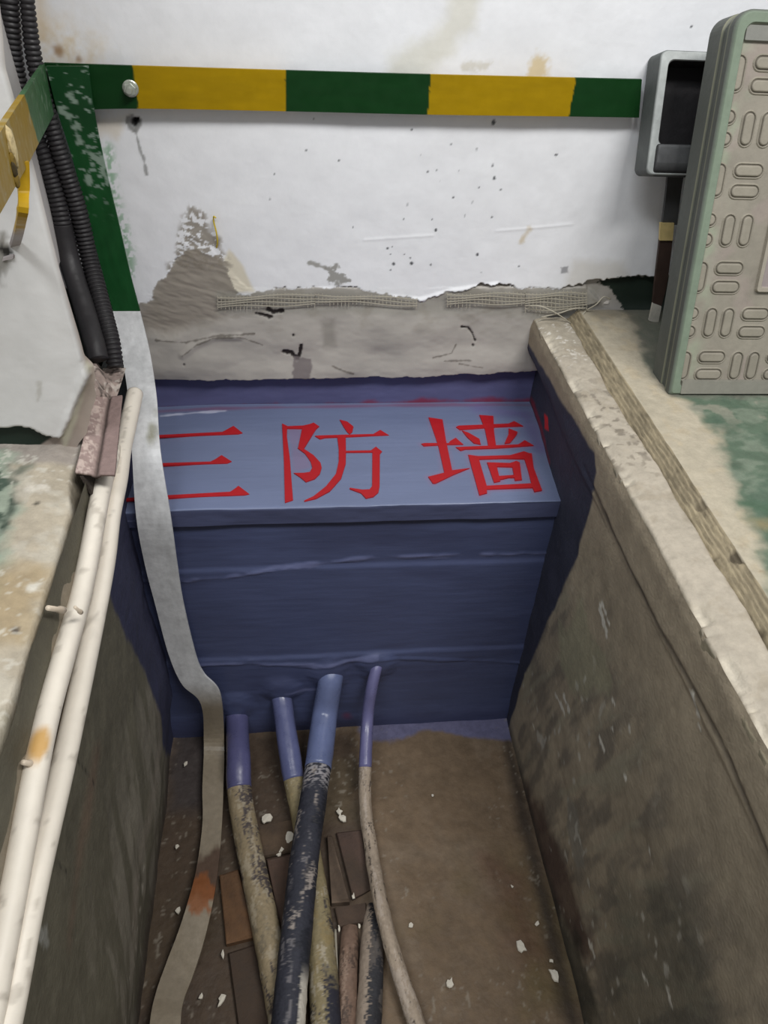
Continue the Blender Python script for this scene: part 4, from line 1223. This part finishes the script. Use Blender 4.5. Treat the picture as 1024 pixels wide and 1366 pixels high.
def rrect(u0, v0, u1, v1, r, n=6, corners=(1, 1, 1, 1)):
    out = []
    for (cx, cy, a0), on in zip([(u1 - r, v1 - r, 0), (u0 + r, v1 - r, 90), (u0 + r, v0 + r, 180), (u1 - r, v0 + r, 270)], corners):
        if on:
            for i in range(n + 1):
                a = math.radians(a0 + 90 * i / n); out.append((cx + r * math.cos(a), cy + r * math.sin(a)))
        else: out.append((u1 if a0 in (0, 270) else u0, v1 if a0 in (0, 90) else v0))
    return out


def loft(name, loops, m, parent, cols, cap=True):
    """loops: list of (list of uv, depth, colour index) with equal counts"""
    V = []; F = []; C_ = []
    n = len(loops[0][0])
    for pts, d, ci in loops:
        for u, v in pts: V.append(cw_(u, v, d)); C_.append(ci)
    for k in range(len(loops) - 1):
        for i in range(n): F.append((k * n + i, k * n + (i + 1) % n, (k + 1) * n + (i + 1) % n, (k + 1) * n + i))
    if cap: F.append(list(range((len(loops) - 1) * n, len(loops) * n)))
    V = np.array(V); C_ = np.array(C_, float)
    nz = fbm(V[:, 0] + V[:, 1], V[:, 2], 40, 3, 2) - .5
    c = np.array([lin(cols[int(i)]) for i in C_]) * (1 + .3 * nz)[:, None]
    o = raw(name, V, F, m, parent, c, False)
    bm = bmesh.new(); bm.from_mesh(o.data); bmesh.ops.recalc_face_normals(bm, faces=bm.faces)
    bm.to_mesh(o.data); bm.free()
    return o


GR, GY, DK = (118, 131, 114), (150, 145, 135), (82, 85, 80)
RC = .022
nn = 8


def dens(loop, k=14):
    out = []
    for i in range(len(loop)):
        a = loop[i]; b = loop[(i + 1) % len(loop)]
        L_ = math.hypot(b[0] - a[0], b[1] - a[1]); m = k if L_ > .05 else 1
        for j in range(m): out.append((a[0] + (b[0] - a[0]) * j / m, a[1] + (b[1] - a[1]) * j / m))
    return out


def R0(ins, r):
    q = rrect(ins, ins, PW - ins, PH - ins, r, nn)
    lo_ = rrect(ins, ins, PW - ins, PH - ins, min(r, .004), nn)
    return dens(q[:2 * (nn + 1)] + lo_[2 * (nn + 1):])
R1 = lambda ins, r: dens(rrect(ins, ins * 1.0, PW - ins, PH - ins, r, nn))
loft('cover_frame', [(R0(.006, .018), -PT, 2), (R0(0, RC), -PT + .006, 2), (R0(0, RC), -.034, 2), (R0(.0003, RC), -.0325, 3), (R0(.003, RC), -.031, 2), (R0(.003, RC), -.0175, 2), (R0(0.0, RC), -.016, 3), (R0(0, RC), -.0125, 2), (R0(0, RC), -.004, 2), (R0(.004, .018), 0, 0),
                     (R0(RIM - .004, .012), 0, 0), (R0(RIM, .010), -.0065, 1)], M_cover, cp, [GR, GY, DK, (128, 128, 108)])['label'] = 'greenish rim and dark layered edge'
loft('rim_lip', [(dens(rrect(RIM - .001, PH - RIM - .016, PW - RIM, PH - RIM + .001, .001, 2)), -.006, 1), (dens(rrect(RIM - .001, PH - RIM - .015, PW - RIM, PH - RIM + .001, .001, 2)), -.002, 1)], M_cover, cp, [GR, (124, 124, 118), DK])['label'] = 'grey upper rim strip'
# back panel of the frame
box_pts = [(0.01, .01), (PW - .01, .01), (PW - .01, PH - .01), (.01, PH - .01)]
prism('back_panel', [cw_(u, v, -PT + .002) for u, v in box_pts], CN, .004, M_cover, cp, cols=(90, 92, 88))
loft('rim_lip', [(dens(rrect(RIM - .001, .003, PW - RIM, .0225, .001, 2)), -.006, 1), (dens(rrect(RIM - .001, .003, PW - RIM, .0215, .001, 2)), .0008, 1)], M_cover, cp, [GR, (132, 130, 120), DK])['label'] = 'grey lower rim strip'


def f_tread(U, V):
    P = CO[None, :] + U[:, None] * CU + V[:, None] * CV - .0062 * CN
    n = fbm(U, V, 30, 4, 3) - .5; n2 = fbm(U, V, 8, 3, 6) - .5
    c = lin((141, 135, 123))[None, :] * (1 + .25 * n + .2 * n2)[:, None]
    c = mixc(c, (150, 160, 138), ss(.05, .02, U) * ss(.4, .6, fbm(U, V, 20, 3, 1)) * .6)
    c = mixc(c, (150, 134, 130), ss(.56, .7, fbm(U, V, 24, 3, 8)) * .4)
    return P, c


grid('tread_panel', np.linspace(RIM - .004, PW - RIM + .004, 90), np.linspace(RIM - .004, PH - RIM + .004, 110), f_tread, M_cover, cp)['label'] = 'grey patterned face'


def stadium(cu, cv, L_, r, vert):
    out = []
    h = L_ / 2 - r
    for s, a0 in ((1, -90), (-1, 90)):
        for i in range(9):
            a = math.radians(a0 + 180 * i / 8); x = s * h + r * math.cos(a); y = r * math.sin(a)
            out.append((cu - y, cv + x) if vert else (cu + x, cv + y))
    return out


def lug(cu, cv, vert):
    L_, r = .038, .0072
    cl = lambda pts: [(max(u, RIM - .003), v) for u, v in pts]
    g = (141, 135, 122); gd = (104, 98, 88)
    lo = [(cl(stadium(cu, cv, L_ + .0065, r + .00325, vert)), -.0063, 0), (cl(stadium(cu, cv, L_ + .0035, r + .00175, vert)), -.0046, 0), (cl(stadium(cu, cv, L_ + .0022, r + .0011, vert)), -.0048, 0), (cl(stadium(cu, cv, L_ + .0006, r + .0003, vert)), -.0060, 1),
          (cl(stadium(cu, cv, L_ - .0008, r - .0004, vert)), -.0060, 1), (cl(stadium(cu, cv, L_ - .0028, r - .0014, vert)), -.0040, 0), (cl(stadium(cu, cv, L_ - .0050, r - .0025, vert)), -.0034, 0)]
    return loft('tread_lug', lo, M_cover, cp, [g, gd])


HU0, HV0, HU1, HV1 = .099, .146, .185, .300
cellu, cellv = .0515, .0605
for j in range(7):
    for i in range(8):
        cu = .0045 + cellu * i; cv = .0425 + cellv * j + .0004 * j
        vert = (i + j) % 2 == 0
        for s in (-1, 1):
            u = cu + (s * .0125 if vert else 0); v = cv + (0 if vert else s * .0125)
            if i == 0:
                if vert and s < 0: continue
                if not vert: pass
            eu = (.009 if vert else .021); ev = (.021 if vert else .009)
            if u + eu > HU0 and u - eu < HU1 and v + ev > HV0 and v - ev < HV1: continue
            if u + eu > PW - RIM or v + ev > PH - RIM: continue
            lug(u, v, vert)
loft('handle_panel', [(rrect(HU0, HV0, HU1, HV1, .004, 3), -.0062, 0), (rrect(HU0 + .001, HV0 + .001, HU1 - .001, HV1 - .001, .004, 3), -.0008, 0), (rrect(HU0 + .006, HV0 + .006, HU1 - .006, HV1 - .006, .003, 3), -.0008, 0), (rrect(HU0 + .008, HV0 + .008, HU1 - .008, HV1 - .008, .003, 3), -.0038, 1)],
     M_cover, cp, [(152, 145, 132), (142, 132, 130)])['label'] = 'raised rectangular frame with a sunken centre'

# ---- dark bracket behind the cover, and the strip below it ------------------
br = empty('moulded_bracket', (.50, -.05, .27), 'dark moulded bracket with a deep opening behind the leaning cover', 'bracket')
bth = math.atan2(.048, .139)
BO = np.array([.500, -.100, .262]); BV = np.array([0, math.sin(.33), math.cos(.33)]); BU = np.array([1.0, 0, 0]); BN = np.cross(BU, BV)
bw_ = lambda u, v, d: BO + BU * u + BV * v + BN * d


def bloft(name, loops, parent, cols, capa=False, capb=False):
    V = []; F = []; ci = []; n = len(loops[0][0])
    for pts, d, k in loops:
        for u, v in pts: V.append(bw_(u, v, d)); ci.append(k)
    for k in range(len(loops) - 1):
        for i in range(n): F.append((k * n + i, k * n + (i + 1) % n, (k + 1) * n + (i + 1) % n, (k + 1) * n + i))
    if capa: F.append(list(range(n))[::-1])
    if capb: F.append(list(range((len(loops) - 1) * n, len(loops) * n)))
    V = np.array(V); nz = fbm(V[:, 0] + V[:, 1], V[:, 2], 60, 3, 4) - .5
    o = raw(name, V, F, M_brack, parent, np.array([lin(cols[k]) for k in ci]) * (1 + .6 * nz)[:, None], False)
    bm = bmesh.new(); bm.from_mesh(o.data); bmesh.ops.recalc_face_normals(bm, faces=bm.faces); bm.to_mesh(o.data); bm.free()
    return o


BW, BH = .13, .155
out_ = lambda i, r: dens(rrect(i, i, BW - i, BH - i, r, 6, (1, 1, 1, 1)), 10)
inn = lambda i, r: dens(rrect(.013 + i, .040 + i, BW - .01 - i, BH - .012 - i, r, 6), 10)
bloft('bracket_shell', [(out_(.002, .008), -.046, 0), (out_(0, .009), -.040, 0), (out_(0, .009), -.002, 0), (out_(.002, .009), 0.0, 1), (inn(-.0015, .008), 0.0, 1), (inn(0, .008), -.002, 2), (inn(.002, .008), -.040, 2)], br, [(86, 90, 88), (168, 172, 170), (40, 38, 40)], True, True)['label'] = 'grey shell with a worn pale front edge'
bloft('lower_lip', [(dens(rrect(.010, -.001, BW - .006, .041, .004, 3), 6), -.004, 0), (dens(rrect(.010, .006, BW - .006, .040, .004, 3), 6), .003, 0), (dens(rrect(.011, .016, BW - .007, .039, .003, 3), 6), .007, 1), (dens(rrect(.012, .027, BW - .008, .036, .003, 3), 6), .008, 1)], br, [(48, 48, 49), (84, 85, 86)], False, True)['label'] = 'dark rounded lip under the opening'

hs = empty('hanging_strip', tuple(at(872, 428, 1, -.05)), 'narrow dark strip with a yellow band standing between wall and cover', 'strip')
zs = [(896, 222, 908, 222), (893, 250, 905, 250), (884, 297, 898, 297)]


def strip(name, rows, rgb, k):
    L_ = [at(a, b, 1, yy) for a, b, c, d, yy in rows]; R_ = [at(c, d, 1, yy) for a, b, c, d, yy in rows]
    nf = lambda v: np.tile(lin(rgb), (len(v), 1)) * (1 + .5 * (fbm(v[:, 0], v[:, 2], 60, 3, k) - .5))[:, None]
    return ribbon(name, L_, R_, .006, M_brack, hs, 8, nf)


strip('strip_body', [(889, 218, 914, 218, -.055), (888, 250, 908, 250, -.053), (882, 299, 902, 299, -.05), ], (66, 66, 66), 1)
strip('yellow_band', [(880, 297, 898, 297, -.054), (879, 320, 896, 320, -.054)], (190, 170, 116), 2)['label'] = 'yellow band'
strip('strip_body', [(879, 318, 896, 318, -.05), (876, 345, 893, 345, -.05), (872, 380, 888, 380, -.05), (869, 412, 880, 412, -.05)], (60, 46, 40), 3)
strip('strip_end', [(870, 404, 881, 408, -.053), (865, 427, 877, 430, -.053)], (186, 182, 172), 5)['label'] = 'pale grey lower end'

# ---- small loose things ------------------------------------------------------
st = tube('plastic_wire', crom([at(x, y, 1, yy) for x, y, yy in [(288, 334, -.006), (290, 322, -.014), (288, 308, -.016), (285, 296, -.014), (285, 289, -.016), (288, 291, -.018)]], 6), .0011, M_yellow, None, 8)
tag(st, 'short yellow wire sticking out of the grey smear on the wall', 'wire')
tw = tube('thin_wire', crom([at(x, y, 2, z) for x, y, z in [(447, 1240, ZF + .004), (449, 1290, ZF + .004), (452, 1330, ZF + .005), (456, 1375, ZF + .005), (458, 1450, ZF + .005)]], 8), .0022, M_fibre, None, 8)
tag(tw, 'thin grey wire beside the yellowish cable at the bottom', 'wire')

rnd = random.Random(11)


def flake(px, py, size, label, elong=1.0, ang=0.0, z=None, n=9):
    p = at(px, py, 2, (ZF if z is None else z) + .004); s = size / FPX * depth(p) * .40
    rr = [s * rnd.uniform(.4, 1.2) for _ in range(n)]
    pts = []
    for i in range(n):
        a = 2 * math.pi * i / n; x = rr[i] * math.cos(a) * elong; y = rr[i] * math.sin(a)
        ca, sa_ = math.cos(ang), math.sin(ang); X_, Y_ = x * ca - y * sa_, x * sa_ + y * ca
        pts.append((p[0] + X_, p[1] + Y_ * 1.3, p[2] + .25 * X_ * rnd.uniform(.4, 1)))
    top = [(x * .9 + p[0] * .1, y * .9 + p[1] * .1, zz + s * .18 + .001) for x, y, zz in pts]
    V = pts + top + [(p[0], p[1], p[2] + s * .3 + .001)]
    F = [list(range(n))[::-1]] + [(i, (i + 1) % n, n + (i + 1) % n, n + i) for i in range(n)] + [(n + i, n + (i + 1) % n, 2 * n) for i in range(n)]
    o = raw('plaster_flake', V, F, M_flake, None, None, False)
    return tag(o, label, 'flake', 'plaster flakes on the trench floor')


flake(384, 1120, 20, 'long white plaster flake touching the black cable, upper piece', 1.5, 1.0)
flake(372, 1138, 18, 'white plaster flake just below the long one by the black cable', 1.2, .4)
flake(354, 1094, 15, 'pale plaster flake between the first two cables', 1.4, .2)
flake(456, 1092, 17, 'curved white flake right of the black cable', .7, .2)
flake(452, 1083, 12, 'upper white flake right of the black cable', 1.2, -.6)
flake(297, 1274, 14, 'round white flake between steel strap and brick', .7, .1)
flake(296, 1332, 20, 'thin slanted white flake at the bottom near the strap', .45, -.7)
flake(738, 1300, 20, 'largest white flake near the right trench wall', .9, .3)
flake(696, 1264, 16, 'white flake on the brown floor left of the largest one', 1.2, -.6)
flake(600, 1311, 13, 'crumbly white flake alone on the brown floor', 1.0, .2)
flake(452, 1238, 9, 'small white flake beside the yellowish cable', .5, .1)
SMALL = [(248, 1019, 8, 'tiny white crumb on the floor at the back left of the steel strap'), (268, 1330, 9, 'tiny white crumb left of the thin slanted flake near the strap'),
         (548, 1235, 8, 'tiny white crumb on the brown floor just right of the thin grey cable'), (577, 1062, 5, 'tiny white crumb farthest back on the brown floor'),
         (683, 1183, 6, 'tiny white crumb on the floor by the right wall, farthest back there'), (716, 1233, 10, 'ragged white crumb on the floor against the right wall'),
         (735, 1282, 6, 'tiny white crumb just behind the largest white flake'), (236, 1130, 7, 'tiny white crumb in the dark dirt left of the strap'),
         (237, 1215, 9, 'white crumb in the dark dirt left of the rusty part of the strap'), (471, 1195, 8, 'white crumb on the bricks right of the yellowish cable'),
         (479, 1236, 7, 'tiny white crumb between the two short cables'), (360, 1110, 6, 'tiny white crumb below the pale flake between the first two cables')]
for x, y, s, lb in SMALL: flake(x, y, s, lb, 1.1, rnd.uniform(-1, 1), None, 6)
cr = lump('mortar_crumb', at(808, 402, 2, .022), (.010, .008, .007), (196, 190, 182), M_mort, None, 5)
tag(cr, 'pale mortar crumb in the corner between wall and right slab', 'mortar crumb')
